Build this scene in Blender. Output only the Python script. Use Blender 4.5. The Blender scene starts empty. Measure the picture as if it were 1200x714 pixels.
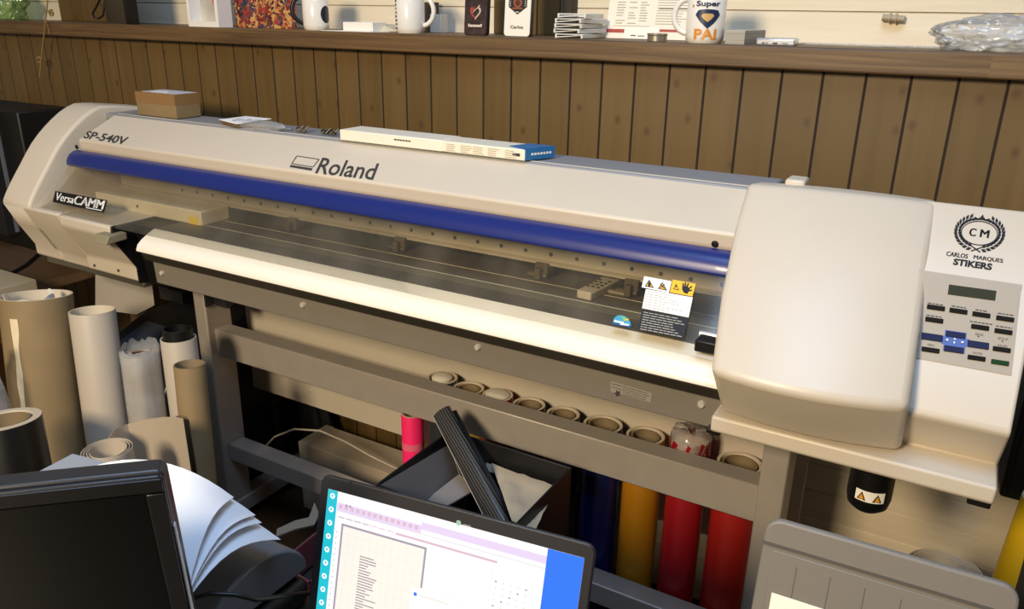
import bpy, bmesh, math, random
from mathutils import Vector as V, Matrix
random.seed(7)
C = bpy.context.scene.collection
ZC = 1.385                      # eye height
CAM = V((0, 0, ZC))
F, CX, CY = 931.0, 600.0, 357.0
# camera frame measured from the plank wall and the printer's long edges
_vx = V((-1130-CX, -13-CY, F)); _vz = V((557-CX, 2900-CY, F))
AX = -_vx.normalized(); _zd = _vz.normalized(); _zd = (_zd - AX*_zd.dot(AX)).normalized()
AZ = -_zd; AY = AZ.cross(AX)
def ray(u, v):
    c = V((u-CX, v-CY, F)); return V((AX.dot(c), AY.dot(c), AZ.dot(c)))
def P(u, v, x=None, y=None, z=None, d=None):
    """world point seen at a photo position, at a known x, y, height above eye level (z) or depth d"""
    r = ray(u, v)
    if y is not None: t = y/r.y
    elif x is not None: t = x/r.x
    elif z is not None: t = z/r.z
    else: t = d/F
    return CAM + r*t
def Q(u, v, pl):
    r = ray(u, v); p, n = pl
    return CAM + r*((p-CAM).dot(n)/r.dot(n))
def pr(y, z): return V((0, y, ZC+z))
def yzplane(a, b):              # plane along X through two (y, z) points
    a, b = pr(*a), pr(*b); d = (b-a).normalized()
    n = V((1, 0, 0)).cross(d)
    if n.y > 0: n = -n
    return (a, n)
# ---------------------------------------------------------------- materials
def lin(h):
    h = h.lstrip('#'); o = []
    for i in (0, 2, 4):
        c = int(h[i:i+2], 16)/255
        o.append(c/12.92 if c <= .04045 else ((c+.055)/1.055)**2.4)
    return (*o, 1)
MATS = {}
def mat(name, col, rough=.5, metal=0, noise=0, nscale=20, bump=0, spec=.5, emit=0, coat=0, stretch=None):
    if name in MATS: return MATS[name]
    m = bpy.data.materials.new(name); m.use_nodes = True
    nt = m.node_tree; b = nt.nodes['Principled BSDF']
    b.inputs['Roughness'].default_value = rough; b.inputs['Metallic'].default_value = metal
    b.inputs['Specular IOR Level'].default_value = spec; b.inputs['Coat Weight'].default_value = coat
    c = lin(col); b.inputs['Base Color'].default_value = c
    if emit:
        b.inputs['Emission Color'].default_value = c; b.inputs['Emission Strength'].default_value = emit
    if noise or bump:
        tc = nt.nodes.new('ShaderNodeTexCoord'); mp = nt.nodes.new('ShaderNodeMapping')
        nt.links.new(tc.outputs['Object'], mp.inputs[0])
        if stretch: mp.inputs['Scale'].default_value = stretch
        nz = nt.nodes.new('ShaderNodeTexNoise'); nz.inputs['Scale'].default_value = nscale; nz.inputs['Detail'].default_value = 5
        nt.links.new(mp.outputs[0], nz.inputs['Vector'])
        if noise:
            mx = nt.nodes.new('ShaderNodeMix'); mx.data_type = 'RGBA'
            mx.inputs['A'].default_value = tuple(max(0, x*(1-noise)) for x in c[:3])+(1,)
            mx.inputs['B'].default_value = tuple(min(1, x*(1+noise)) for x in c[:3])+(1,)
            rp = nt.nodes.new('ShaderNodeMapRange'); rp.inputs[1].default_value = .3; rp.inputs[2].default_value = .7
            nt.links.new(nz.outputs['Fac'], rp.inputs[0]); nt.links.new(rp.outputs[0], mx.inputs['Factor'])
            nt.links.new(mx.outputs['Result'], b.inputs['Base Color'])
        if bump:
            bp = nt.nodes.new('ShaderNodeBump'); bp.inputs['Strength'].default_value = bump; bp.inputs['Distance'].default_value = .004
            nt.links.new(nz.outputs['Fac'], bp.inputs['Height']); nt.links.new(bp.outputs[0], b.inputs['Normal'])
    MATS[name] = m; return m
def wood(name, a, b_, width, x0, axis, knots=True, rough=.45, grain=(1, 1, 1), spread=.25):
    """boards of one width: tint per board, long grain, dark knots"""
    m = bpy.data.materials.new(name); m.use_nodes = True; nt = m.node_tree; N = nt.nodes.new; L = nt.links.new
    bs = nt.nodes['Principled BSDF']; bs.inputs['Roughness'].default_value = rough
    tc = N('ShaderNodeTexCoord'); sx = N('ShaderNodeSeparateXYZ'); L(tc.outputs['Object'], sx.inputs[0])
    s1 = N('ShaderNodeMath'); s1.operation = 'SUBTRACT'; L(sx.outputs[axis], s1.inputs[0]); s1.inputs[1].default_value = x0
    s2 = N('ShaderNodeMath'); s2.operation = 'DIVIDE'; L(s1.outputs[0], s2.inputs[0]); s2.inputs[1].default_value = width
    fl = N('ShaderNodeMath'); fl.operation = 'FLOOR'; L(s2.outputs[0], fl.inputs[0])
    wn = N('ShaderNodeTexWhiteNoise'); wn.noise_dimensions = '1D'; L(fl.outputs[0], wn.inputs['W'])
    mp = N('ShaderNodeMapping'); mp.inputs['Scale'].default_value = grain; L(tc.outputs['Object'], mp.inputs[0])
    ad = N('ShaderNodeVectorMath'); ad.operation = 'ADD'; L(mp.outputs[0], ad.inputs[0]); L(wn.outputs['Color'], ad.inputs[1])
    nz = N('ShaderNodeTexNoise'); nz.inputs['Scale'].default_value = 1; nz.inputs['Detail'].default_value = 6; nz.inputs['Distortion'].default_value = 1.2
    L(ad.outputs[0], nz.inputs['Vector'])
    mx = N('ShaderNodeMix'); mx.data_type = 'RGBA'; mx.inputs['A'].default_value = lin(a); mx.inputs['B'].default_value = lin(b_)
    f1 = N('ShaderNodeMath'); f1.operation = 'MULTIPLY_ADD'; L(wn.outputs['Value'], f1.inputs[0]); f1.inputs[1].default_value = spread
    rp = N('ShaderNodeMapRange'); rp.inputs[1].default_value = .3; rp.inputs[2].default_value = .75; rp.inputs[4].default_value = 1-spread
    L(nz.outputs['Fac'], rp.inputs[0]); L(rp.outputs[0], f1.inputs[2]); L(f1.outputs[0], mx.inputs['Factor'])
    out = mx.outputs['Result']
    if knots:
        vo = N('ShaderNodeTexVoronoi'); vo.inputs['Scale'].default_value = 1; vo.voronoi_dimensions = '2D'; cb = N('ShaderNodeCombineXYZ'); L(sx.outputs[0], cb.inputs[0]); L(sx.outputs[2], cb.inputs[1]); mk = N('ShaderNodeMapping'); mk.inputs['Scale'].default_value = (9, 6.5, 1); L(cb.outputs[0], mk.inputs[0]); L(mk.outputs[0], vo.inputs['Vector'])
        k = N('ShaderNodeMapRange'); k.inputs[1].default_value = .02; k.inputs[2].default_value = .09; k.inputs[3].default_value = .75; k.inputs[4].default_value = 0
        L(vo.outputs['Distance'], k.inputs[0])
        m2 = N('ShaderNodeMix'); m2.data_type = 'RGBA'; m2.inputs['B'].default_value = lin('#4a3218')
        L(out, m2.inputs['A']); L(k.outputs[0], m2.inputs['Factor']); out = m2.outputs['Result']
    L(out, bs.inputs['Base Color'])
    bp = N('ShaderNodeBump'); bp.inputs['Strength'].default_value = .15; bp.inputs['Distance'].default_value = .002
    L(nz.outputs['Fac'], bp.inputs['Height']); L(bp.outputs[0], bs.inputs['Normal'])
    return m
def clear(name, tint='#ffffff', haze=.06, gloss=.12, rough=.08, hazecol='#cfc6b0', bump=0):
    """thin clear plastic: see-through with a sheen and a little dust"""
    m = bpy.data.materials.new(name); m.use_nodes = True; nt = m.node_tree; N = nt.nodes.new; L = nt.links.new
    nt.nodes.remove(nt.nodes['Principled BSDF'])
    t = N('ShaderNodeBsdfTransparent'); t.inputs[0].default_value = lin(tint)
    g = N('ShaderNodeBsdfGlossy'); g.inputs['Roughness'].default_value = rough
    d = N('ShaderNodeBsdfDiffuse'); d.inputs[0].default_value = lin(hazecol)
    fr = N('ShaderNodeFresnel'); fr.inputs[0].default_value = 1.45
    ma = N('ShaderNodeMath'); ma.operation = 'MULTIPLY_ADD'; ma.inputs[1].default_value = .4; ma.inputs[2].default_value = gloss*.3
    L(fr.outputs[0], ma.inputs[0])
    a = N('ShaderNodeMixShader'); b = N('ShaderNodeMixShader')
    nz = N('ShaderNodeTexNoise'); nz.inputs['Scale'].default_value = 9; nz.inputs['Detail'].default_value = 6
    tc = N('ShaderNodeTexCoord'); L(tc.outputs['Object'], nz.inputs['Vector'])
    mr = N('ShaderNodeMapRange'); mr.inputs[1].default_value = .4; mr.inputs[2].default_value = .75; mr.inputs[3].default_value = haze*.5; mr.inputs[4].default_value = haze*2
    L(nz.outputs['Fac'], mr.inputs[0]); L(mr.outputs[0], a.inputs[0])
    L(t.outputs[0], a.inputs[1]); L(d.outputs[0], a.inputs[2])
    L(ma.outputs[0], b.inputs[0]); L(a.outputs[0], b.inputs[1]); L(g.outputs[0], b.inputs[2])
    if bump:
        bp = N('ShaderNodeBump'); bp.inputs['Strength'].default_value = bump; L(nz.outputs['Fac'], bp.inputs['Height'])
        L(bp.outputs[0], g.inputs['Normal']); L(bp.outputs[0], fr.inputs['Normal'])
    L(b.outputs[0], nt.nodes['Material Output'].inputs[0])
    return m
# ---------------------------------------------------------------- objects
ORG = {}
def tag(o, label=None, cat=None, group=None, kind=None):
    if label: o['label'] = label
    if cat: o['category'] = cat
    if group: o['group'] = group
    if kind: o['kind'] = kind
    return o
def thing(name, label, cat, loc, group=None):
    o = bpy.data.objects.new(name, None); C.objects.link(o); o.empty_display_size = .03
    o.location = loc; ORG[o.name] = V(loc)
    return tag(o, label, cat, group)
class MB:
    def __init__(s): s.v = []; s.f = []; s.m = []
    def add(s, vs, fs, m=0):
        n = len(s.v); s.v += [V(p) for p in vs]; s.f += [[n+i for i in f] for f in fs]; s.m += [m]*len(fs); return s
    def box(s, x0, x1, y0, y1, z0, z1, m=0):
        return s.hexa([V((x, y, z)) for z in (z0, z1) for x, y in ((x0, y0), (x1, y0), (x1, y1), (x0, y1))], m)
    def hexa(s, p, m=0):
        return s.add(p, [(3, 2, 1, 0), (4, 5, 6, 7), (0, 1, 5, 4), (1, 2, 6, 5), (2, 3, 7, 6), (3, 0, 4, 7)], m)
    def obox(s, c, ex, ey, ez, m=0):     # centre and three half-axes
        c, ex, ey, ez = V(c), V(ex), V(ey), V(ez)
        return s.hexa([c+a*ex+b*ey+k*ez for k in (-1, 1) for a, b in ((-1, -1), (1, -1), (1, 1), (-1, 1))], m)
    def prism(s, pts, ext, m=0):         # polygon pushed along a vector
        n = len(pts); pts = [V(p) for p in pts]; ext = V(ext)
        return s.add(pts+[p+ext for p in pts], [list(range(n))[::-1], list(range(n, 2*n))]+[(i, (i+1) % n, n+(i+1) % n, n+i) for i in range(n)], m)
    def prof(s, prof, x0, x1, m=0):      # (y, z from eye level) outline pushed along X
        return s.prism([V((x0, y, ZC+z)) for y, z in prof], (x1-x0, 0, 0), m)
    def sheet(s, grid, th, m=0):         # grid of points with a thickness
        R, Cn = len(grid), len(grid[0]); g = [[V(p) for p in r] for r in grid]
        def nrm(i, j):
            a = g[min(i+1, R-1)][j]-g[max(i-1, 0)][j]; b = g[i][min(j+1, Cn-1)]-g[i][max(j-1, 0)]
            return a.cross(b).normalized()
        top = [g[i][j] for i in range(R) for j in range(Cn)]
        bot = [g[i][j]-nrm(i, j)*th for i in range(R) for j in range(Cn)]
        k = R*Cn; fs = []
        for i in range(R-1):
            for j in range(Cn-1):
                a, b, c, d = i*Cn+j, i*Cn+j+1, (i+1)*Cn+j+1, (i+1)*Cn+j
                fs += [(d, c, b, a), (k+a, k+b, k+c, k+d)]
        ed = [i for i in range(Cn)]+[(i+1)*Cn-1 for i in range(1, R)]+[(R-1)*Cn+j for j in range(Cn-2, -1, -1)]+[i*Cn for i in range(R-2, 0, -1)]
        for a, b in zip(ed, ed[1:]+ed[:1]): fs.append((a, b, k+b, k+a))
        return s.add(top+bot, fs, m)
    def tube(s, path, r, seg=10, m=0):
        path = [V(p) for p in path]; n = len(path); rs = r if isinstance(r, (list, tuple)) else [r]*n
        up = None; vs = []
        for i, p in enumerate(path):
            t = (path[min(i+1, n-1)]-path[max(i-1, 0)]).normalized()
            if up is None: up = t.orthogonal().normalized()
            up = (up-t*up.dot(t)).normalized(); w = t.cross(up)
            vs += [p+(up*math.cos(a)+w*math.sin(a))*rs[i] for a in [2*math.pi*k/seg for k in range(seg)]]
        fs = [(i*seg+k, i*seg+(k+1) % seg, (i+1)*seg+(k+1) % seg, (i+1)*seg+k) for i in range(n-1) for k in range(seg)]
        fs += [list(range(seg))[::-1], list(range((n-1)*seg, n*seg))]
        return s.add(vs, fs, m)
    def lathe(s, o, ax, prof, seg=40, m=0, close=False, a0=0, cap=True):
        o = V(o); ax = V(ax).normalized(); e = ax.orthogonal().normalized() if abs(ax.z) < .9 else (V((1, 0, 0))-ax*ax.x).normalized()
        w = ax.cross(e); n = len(prof); vs = []
        for r, h in prof:
            vs += [o+ax*h+(e*math.cos(a)+w*math.sin(a))*r for a in [a0+2*math.pi*k/seg for k in range(seg)]]
        fs = [(i*seg+k, i*seg+(k+1) % seg, ((i+1) % n)*seg+(k+1) % seg, ((i+1) % n)*seg+k) for i in range(n if close else n-1) for k in range(seg)]
        if not close and cap: fs += [list(range(seg))[::-1], list(range((n-1)*seg, n*seg))]
        return s.add(vs, fs, m)
    def build(s, name, mats, parent=None, bevel=0, seg=2, smooth=35, label=None, at=None):
        if not isinstance(mats, (list, tuple)): mats = [mats]
        if parent is not None: org = ORG[parent.name]
        elif at is not None: org = V(at)
        else:
            xs = [p.x for p in s.v]; ys = [p.y for p in s.v]; zs = [p.z for p in s.v]
            org = V(((min(xs)+max(xs))/2, (min(ys)+max(ys))/2, min(zs)))
        me = bpy.data.meshes.new(name); me.from_pydata([p-org for p in s.v], [], s.f)
        for m in mats: me.materials.append(m)
        me.polygons.foreach_set('material_index', s.m)
        bm = bmesh.new(); bm.from_mesh(me); bmesh.ops.recalc_face_normals(bm, faces=bm.faces); bm.to_mesh(me); bm.free()
        o = bpy.data.objects.new(name, me); C.objects.link(o); ORG[o.name] = org
        if parent is not None: o.parent = parent
        else: o.location = org
        if bevel:
            b = o.modifiers.new('Bevel', 'BEVEL'); b.width = bevel; b.segments = seg; b.limit_method = 'ANGLE'; b.angle_limit = math.radians(28); b.harden_normals = False
        if smooth or bevel:
            me.polygons.foreach_set('use_smooth', [True]*len(me.polygons)); me.set_sharp_from_angle(angle=math.radians(smooth or 35))
        if label: o['label'] = label
        return o
def patch(mb, pl, pts, off=.0005, m=0, th=.0003):
    """thin printed shape on a plane, corners given as seen in the photo"""
    n = pl[1]; mb.prism([Q(u, v, pl)+n*off for u, v in pts], -n*th, m)
def strip(mb, pl, a, b, w, off=.0006, m=0):   # printed line of width w metres
    a, b = Q(*a, pl), Q(*b, pl); d = (b-a).normalized(); s = pl[1].cross(d)*(w/2); o = pl[1]*off
    mb.prism([a-s+o, b-s+o, b+s+o, a+s+o], -pl[1]*.0003, m)
_TX = {}
def textgeo(s, bold=0):
    if (s, bold) in _TX: return _TX[(s, bold)]
    cu = bpy.data.curves.new('t', 'FONT'); cu.body = s; cu.offset = bold; cu.resolution_u = 3
    ob = bpy.data.objects.new('t', cu); C.objects.link(ob); dg = bpy.context.evaluated_depsgraph_get(); dg.update()
    me = bpy.data.meshes.new_from_object(ob.evaluated_get(dg)); vs = [v.co.copy() for v in me.vertices]; fs = [list(p.vertices) for p in me.polygons]
    bpy.data.objects.remove(ob); bpy.data.curves.remove(cu); bpy.data.meshes.remove(me)
    x0 = min(v.x for v in vs); x1 = max(v.x for v in vs); y0 = min(v.y for v in vs); y1 = max(v.y for v in vs)
    _TX[(s, bold)] = ([((v.x-x0)/(x1-x0), (v.y-y0)/(y1-y0)) for v in vs], fs); return _TX[(s, bold)]
def text3(mb, s, o, a, b, n, m=0, bold=0, off=.0007):
    """lettering filling the parallelogram o, o+a (along), o+b (up)"""
    vs, fs = textgeo(s, bold); mb.add([V(o)+V(a)*x+V(b)*y+V(n)*off for x, y in vs], fs, m)
def textq(mb, s, pl, bl, br, tl, m=0, bold=0, off=.0007):
    o, r, t = Q(*bl, pl), Q(*br, pl), Q(*tl, pl); text3(mb, s, o, r-o, t-o, pl[1], m, bold, off)
# ================================================================ materials used
cream = mat('printer_plastic', '#cfc4b2', .38, noise=.02, nscale=6)
creamw = mat('printer_plastic_warm', '#cdc2b0', .4, noise=.02, nscale=6)
greyplas = mat('grey_panel', '#a69c8c', .5)
bluebar = mat('blue_plastic', '#1a2970', .33, coat=.15)
black = mat('black_plastic', '#0c0b0b', .45)
darkgrey = mat('dark_grey_plastic', '#2a2a2c', .5)
apronm = mat('apron_metal', '#efe9da', .38, spec=.6)
steel = mat('brushed_steel', '#8b857a', .36, metal=.75, noise=.05, nscale=30, stretch=(1, 1, 30))
standm = mat('stand_grey_metal', '#a8a096', .42, metal=.25, noise=.04, nscale=25)
sheetm = mat('pale_sheet_metal', '#d8cdb8', .42, metal=.25)
screwm = mat('screw_metal', '#e4e2dc', .2, metal=.4)
deckm = mat('deck_grey', '#8a8c90', .45)
ink = mat('dark_grey_ink', '#3a3838', .6)
inkb = mat('black_ink', '#121116', .6)
white = mat('white_print', '#f6f4ee', .6)
platen = mat('platen_dark', '#57524a', .45, metal=.1, noise=.15, nscale=300)
clearm = clear('clear_cover_plastic', '#fbf9f4', .03, .05, .1)
# ================================================================ setting
YW, YL, YU = 1.66, 1.625, 1.88
zl1, zl0 = ZC-.0494, ZC-.092
g0 = P(1069.4, 87, y=YW).x; PW = .046*YW
plank = wood('plank_wood', '#5a4521', '#6f5731', PW, g0, 0, True, .5, (26, 26, 1.2), .45)
m = MB(); xs = g0-PW*60
for k in range(78):
    a, b = xs+k*PW, xs+(k+1)*PW; gw = .0021
    m.prism([V((a+gw, YW, 0)), V((a+gw+.0006, YW-.001, 0)), V((b-gw-.0006, YW-.001, 0)), V((b-gw, YW, 0)), V((b-gw, YW+.01, 0)), V((a+gw, YW+.01, 0))], (0, 0, zl0+.004), 0)
    m.box(a-gw, a+gw, YW-.0004, YW+.009, 0, zl0+.004, 1)
m.box(xs, xs+78*PW, YW+.008, YW+.03, 0, zl0+.004, 1)
tag(m.build('wall_back', [plank, mat('groove_dark', '#1c130a', .8)], smooth=0, at=(0, 0, 0)), 'brown vertical plank wall', kind='structure')
# lower part of the wall with horizontal pale boards (right end)
pale = wood('pale_boards', '#cdbfa4', '#dccfb5', .066, ZC-.0494, 2, False, .6, (3, 3, 60), .4)
m = MB(); z = 0; zz = ZC-.0494-.066*20
for k in range(13):
    a = max(zz+k*.066, 0); b = zz+(k+1)*.066
    m.prism([V((-.62, YW-.022, a+.0015)), V((-.62, YW-.022, b-.003)), V((-.62, YW-.0185, b-.0005)), V((-.62, YW-.0045, b-.0005)), V((-.62, YW-.0045, a+.0015))], (1.9, 0, 0))
tag(m.build('wall_back_lower', pale, smooth=0, at=(0, 0, 0)), 'pale horizontal boards low on the wall', kind='structure')
upper = wood('upper_boards', '#dccfb2', '#eee3cc', .066, ZC-.0494, 2, False, .55, (2.5, 2.5, 50), .4)
m = MB()
for k in range(9):
    a = zl1+k*.066; b = a+.066
    m.prism([V((-5.2, YU, a)), V((-5.2, YU, b-.0045)), V((-5.2, YU+.006, b-.001)), V((-5.2, YU+.02, b-.001)), V((-5.2, YU+.02, a))], (7, 0, 0))
m.box(-5.2, 1.8, YU+.015, YU+.03, zl1, zl1+9*.066, 1)
tag(m.build('wall_back_upper', [upper, MATS['groove_dark']], smooth=0, at=(0, 0, 0)), 'pale horizontal boarded wall above the ledge', kind='structure')
ledgew = wood('ledge_wood', '#4a3520', '#806440', 9, 0, 0, False, .5, (2.2, 16, 70), .2)
m = MB(); m.box(-5.2, 1.8, YL, YU+.02, zl0, zl1)
tag(m.build('trim_1', ledgew, bevel=.004, at=(0, 0, 0)), 'brown wooden ledge along the wall', kind='structure')
def board(name, u0, u1, v, m_, n, y=YU-.012):
    a = P(u0, v, y=y).x; b = P(u1, v, y=y).x; mm = MB(); w = (b-a)/n
    for k in range(n): mm.box(a+k*w+.0015, a+(k+1)*w-.0015, y, YU-.001, zl1, zl1+.55)
    return tag(mm.build(name, m_, bevel=.002, at=(0, 0, 0)), kind='structure')
board('trim_2', 70, 128, 15, plank, 4); board('trim_3', 578, 656, 20, plank, 3); board('trim_4', 657, 671, 20, mat('dark_post', '#2e2618', .6), 1, YU-.03)
floorm = wood('floor_wood', '#3a2614', '#52361d', .14, 0, 1, False, .5, (3, 40, 3), .3)
tag(MB().box(-5.24, -5.2, -2.2, YU+.03, 0, zl1+.6).build('wall_left', upper, smooth=0, at=(0, 0, 0)), kind='structure')
m = MB(); m.box(-5.2, 1.8, -2.2, YU, -.05, 0)
tag(m.build('floor', floorm, smooth=0, at=(0, 0, 0)), kind='structure')
# ================================================================ printer
prt = thing('wide_format_printer', 'long cream wide-format printer with a blue lid handle standing on a grey metal stand', 'printer', (-1.05, 1.3, ZC-.64))
XL, XI, XA, XR = -2.2, -2.078, -1.742, .111
cap = [(1.52, -.27), (1.40, -.255), (1.358, -.2535), (1.336, -.261), (1.312, -.273), (1.288, -.289), (1.264, -.307), (1.242, -.326), (1.221, -.347), (1.201, -.371), (1.182, -.396), (1.163, -.420), (1.144, -.445), (1.128, -.468), (1.1175, -.486), (1.118, -.494), (1.145, -.554), (1.179, -.618), (1.18, -.65), (1.52, -.66)]
MB().prof(cap, XL, XI).build('end_cap', cream, prt, .009, 3, 30)
low = [(1.48, -.48), (1.20, -.484), (1.117, -.489), (1.118, -.496), (1.145, -.554), (1.179, -.618), (1.184, -.63), (1.186, -.653), (1.48, -.655)]
low2 = [(1.48, -.484), (1.20, -.488), (1.117, -.492), (1.117, -.518), (1.168, -.604), (1.169, -.645), (1.48, -.655)]
XS = -1.95
MB().prof(low, XI-.03, XS-.004).build('side_housing', creamw, prt, .008, 3, 25)
MB().prof(low2, XS, XA).build('lever_housing', creamw, prt, .006, 3, 25)
MB().prof([(1.45, -.486), (1.2, -.49), (1.115, -.49), (1.113, -.52), (1.166, -.606), (1.167, -.648), (1.215, -.652), (1.45, -.652)], XA, XA+.006).build('side_plate', black, prt, .002)
MB().prof([(1.17, -.495), (1.45, -.495), (1.45, -.65), (1.19, -.65), (1.185, -.60)], XA+.006, XA+.086).build('end_block', black, prt, .003)
c = P(122, 280, y=1.10); MB().prof([(c.y-.018, c.z-ZC-.008), (c.y+.04, c.z-ZC-.006), (c.y+.04, c.z-ZC+.012), (c.y-.006, c.z-ZC+.012)], c.x-.02, c.x+.03).build('media_lever', mat('lever_olive', '#8a8268', .5), prt, .002)
b = MB().prof([(1.195, -.655), (1.25, -.655), (1.25, -.672), (1.195, -.672)], XL+.02, XA-.02).build('base_rail', steel, prt, .003)
for u, v in ((111, 311), (139, 317)): MB().lathe(P(u, v, y=1.168), (0, -1, 0), [(.0035, 0), (.0035, .002)], 10).build('screw', ink, prt)
# deck, body shell
MB().prof([(1.37, -.273), (1.487, -.273), (1.487, -.49), (1.47, -.49), (1.47, -.29), (1.37, -.29)], XI, -.285).build('rear_deck', deckm, prt, .004)
MB().prof([(1.163, -.4905), (1.47, -.4905), (1.47, -.53), (1.2, -.53), (1.163, -.496)], XA+.1, -.26).build('platen', platen, prt, smooth=0)
# slanted top cover
cf, cb = (1.258, -.329), (1.385, -.27)
MB().prof([cf, cb, (1.385, -.285), (1.29, -.34), (1.275, -.372), (1.262, -.356)], -2.043, -.25).build('top_cover', cream, prt, .005, 3, 25)
tc = bpy.data.objects['top_cover']
pt = yzplane(cf, cb)
m = MB(); textq(m, 'SP-540V', pt, (97, 162), (146, 170), (103, 153.5), bold=.025); m.build('model_lettering', ink, tc, smooth=0)
m = MB(); textq(m, 'Roland', pt, (369, 203.5), (437, 211.5), (378, 185), bold=.012); m.build('maker_lettering', ink, tc, smooth=0)
m = MB()
q = [(348, 183), (374, 187), (367, 196), (342, 192)]
for a, b_ in zip(q, q[1:]+q[:1]): strip(m, pt, a, b_, .0025)
patch(m, pt, [(340.5, 193.5), (366.5, 197.5), (365, 200.2), (339.5, 196)], .0006); m.build('maker_emblem', ink, tc, smooth=0)
pl_lip = yzplane((1.262, -.356), cf)
for u, v in ((90, 172.5), (838, 286)):
    m = MB(); m.lathe(Q(u, v, pl_lip), pl_lip[1], [(.006, -.001), (.006, .0015), (.003, .0025)], 14); m.build('screw', black, tc)
# blue handle bar
MB().prof([(1.262, -.357), (1.248, -.358), (1.234, -.366), (1.226, -.378), (1.2235, -.390), (1.2265, -.394), (1.245, -.392), (1.262, -.38)], -2.056, -.27).build('cover_handle', bluebar, prt, .002, 2, 40)
# clear front cover
ct, cbm = (1.229, -.389), (1.1215, -.4935)
pc = yzplane(cbm, ct)
m = MB(); m.prof([ct, (1.19, -.43), (1.15, -.470), cbm, (1.1235, -.4955), (1.1525, -.4725), (1.1925, -.4325), (1.2315, -.391)], -2.05, -.268)
fc = m.build('front_cover', clearm, prt, smooth=30)
m = MB(); patch(m, pc, [(65, 224), (126, 235), (122, 249.5), (62, 237)], .0008); m.build('name_decal', black, fc, smooth=0)
m = MB(); [textq(m, 'Versa', pc, (64.5+d_, 234.5), (85.6+d_, 239), (67+d_, 226), off=.0012) for d_ in (0, .4)]
[textq(m, 'CAMM', pc, (86+d_, 239.5+d_*.18), (120.2+d_, 245.8+d_*.18), (89+d_, 229.5+d_*.18), off=.0012) for d_ in (0, .4, .8)]; strip(m, pc, (101, 243.6), (120, 247.2), .0018, .0012)
m.build('name_lettering', white, fc, smooth=0)
yel = mat('warning_yellow', '#f0bd1c', .5); orange = mat('warning_orange', '#e8a020', .5)
m = MB(); patch(m, pc, [(755, 324), (787, 330), (784, 343.5), (752, 337)], .0008); patch(m, pc, [(757, 339), (812, 349), (807, 372.5), (752.5, 361.5)], .0008)
wl = m.build('warning_label', white, fc, smooth=0)
def tri(mo, mi, pl, cx, cy, w, h, sl=.2):
    patch(mo, pl, [(cx, cy-h/2), (cx+w/2, cy+h/2+sl*w/2), (cx-w/2, cy+h/2-sl*w/2)], .0012)
    patch(mi, pl, [(cx, cy-h*.3), (cx+w*.34, cy+h*.4+sl*w*.3), (cx-w*.34, cy+h*.4-sl*w*.3)], .0015)
mo, mi = MB(), MB()
tri(mo, mi, pc, 761, 332.5, 11, 9); tri(mo, mi, pc, 776.5, 335.5, 11, 9); tri(mo, mi, pc, 792.5, 336.5, 7, 7)
mo.build('triangle_border', inkb, wl, smooth=0)
mi2 = MB(); patch(mi2, pc, [(788.5, 328), (815.5, 333), (811.5, 348), (785, 343)], .0008); mi2.build('hand_label', yel, fc, smooth=0)
mi.build('triangle', yel, wl, smooth=0)
m = MB()
patch(m, pc, [(761, 330), (763, 334), (762, 337), (759.5, 336.5), (759.5, 333)], .0018)
for a, b_ in (((774, 333), (779, 339)), ((779, 334), (774, 338)), ((792.5, 334), (792.3, 338))): strip(m, pc, a, b_, .0016, .0018)
hx, hy = 804, 338
patch(m, pc, [(799.5, 336), (806, 336), (808.5, 340), (805.5, 345), (801.5, 343.5), (799.5, 340)], .0014)
for a, b_ in (((801, 337), (800.5, 332.5)), ((803, 336.5), (803.5, 331.5)), ((805, 337), (807, 332.5)), ((807, 339), (811, 336)), ((807.5, 341.5), (811, 340.5))): strip(m, pc, a, b_, .0024, .0014)
m.build('symbol', inkb, wl, smooth=0)
m = MB(); rr = random.Random(3)
def lines(mb, pl, tl, tr, bl, n, w, fr=(.5, .97), off=.0013, gaps=True):
    """rows of small print as thin broken dashes"""
    for i in range(n):
        t = (i+.5)/n; ax_, ay_ = tl[0]+(bl[0]-tl[0])*t, tl[1]+(bl[1]-tl[1])*t; dx, dy = tr[0]-tl[0], tr[1]-tl[1]
        e = rr.uniform(*fr); s = .03
        while s < e:
            k = min(s+rr.uniform(.05, .16), e) if gaps else e
            strip(mb, pl, (ax_+dx*s, ay_+dy*s), (ax_+dx*k, ay_+dy*k), w, off); s = k+.02
lines(m, pc, (757.5, 340), (811, 350), (753.5, 361), 7, .0008); m.build('small_print', mat('grey_print', '#9c9a92', .6), wl, smooth=0)
m = MB(); patch(m, pc, [(752.5, 363), (806.5, 373.5), (801.5, 397.5), (748, 386.5)], .0008); bl_ = m.build('black_label', inkb, fc, smooth=0)
m = MB(); lines(m, pc, (753, 364.5), (806, 374.5), (748.5, 387), 8, .0012, (.7, .97)); m.build('small_print', mat('pale_print', '#b7b2a4', .6), bl_, smooth=0)
m = MB(); n_ = 14
patch(m, pc, [(729+10.5*math.cos(math.pi*k/n_), 380-10*math.sin(math.pi*k/n_)+.19*10.5*math.cos(math.pi*k/n_)) for k in range(n_+1)], .0008)
patch(m, pc, [(718.5, 378.2), (739.5, 382.2), (739.3, 384.2), (718, 380.2)], .001, 1)
patch(m, pc, [(727, 371), (734, 372), (737, 377), (731, 376)], .0011, 2)
strip(m, pc, (720, 376.5), (731, 379), .003, .0013, 3); strip(m, pc, (727, 380), (737, 381.5), .003, .0013, 3); strip(m, pc, (731, 376), (737, 374.5), .002, .0014, 4)
m.build('round_decal', [mat('decal_teal', '#3f9dbd', .4), mat('decal_blue', '#1f4f96', .4), mat('decal_green', '#6db38a', .4), white, yel], fc, smooth=0)
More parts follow.
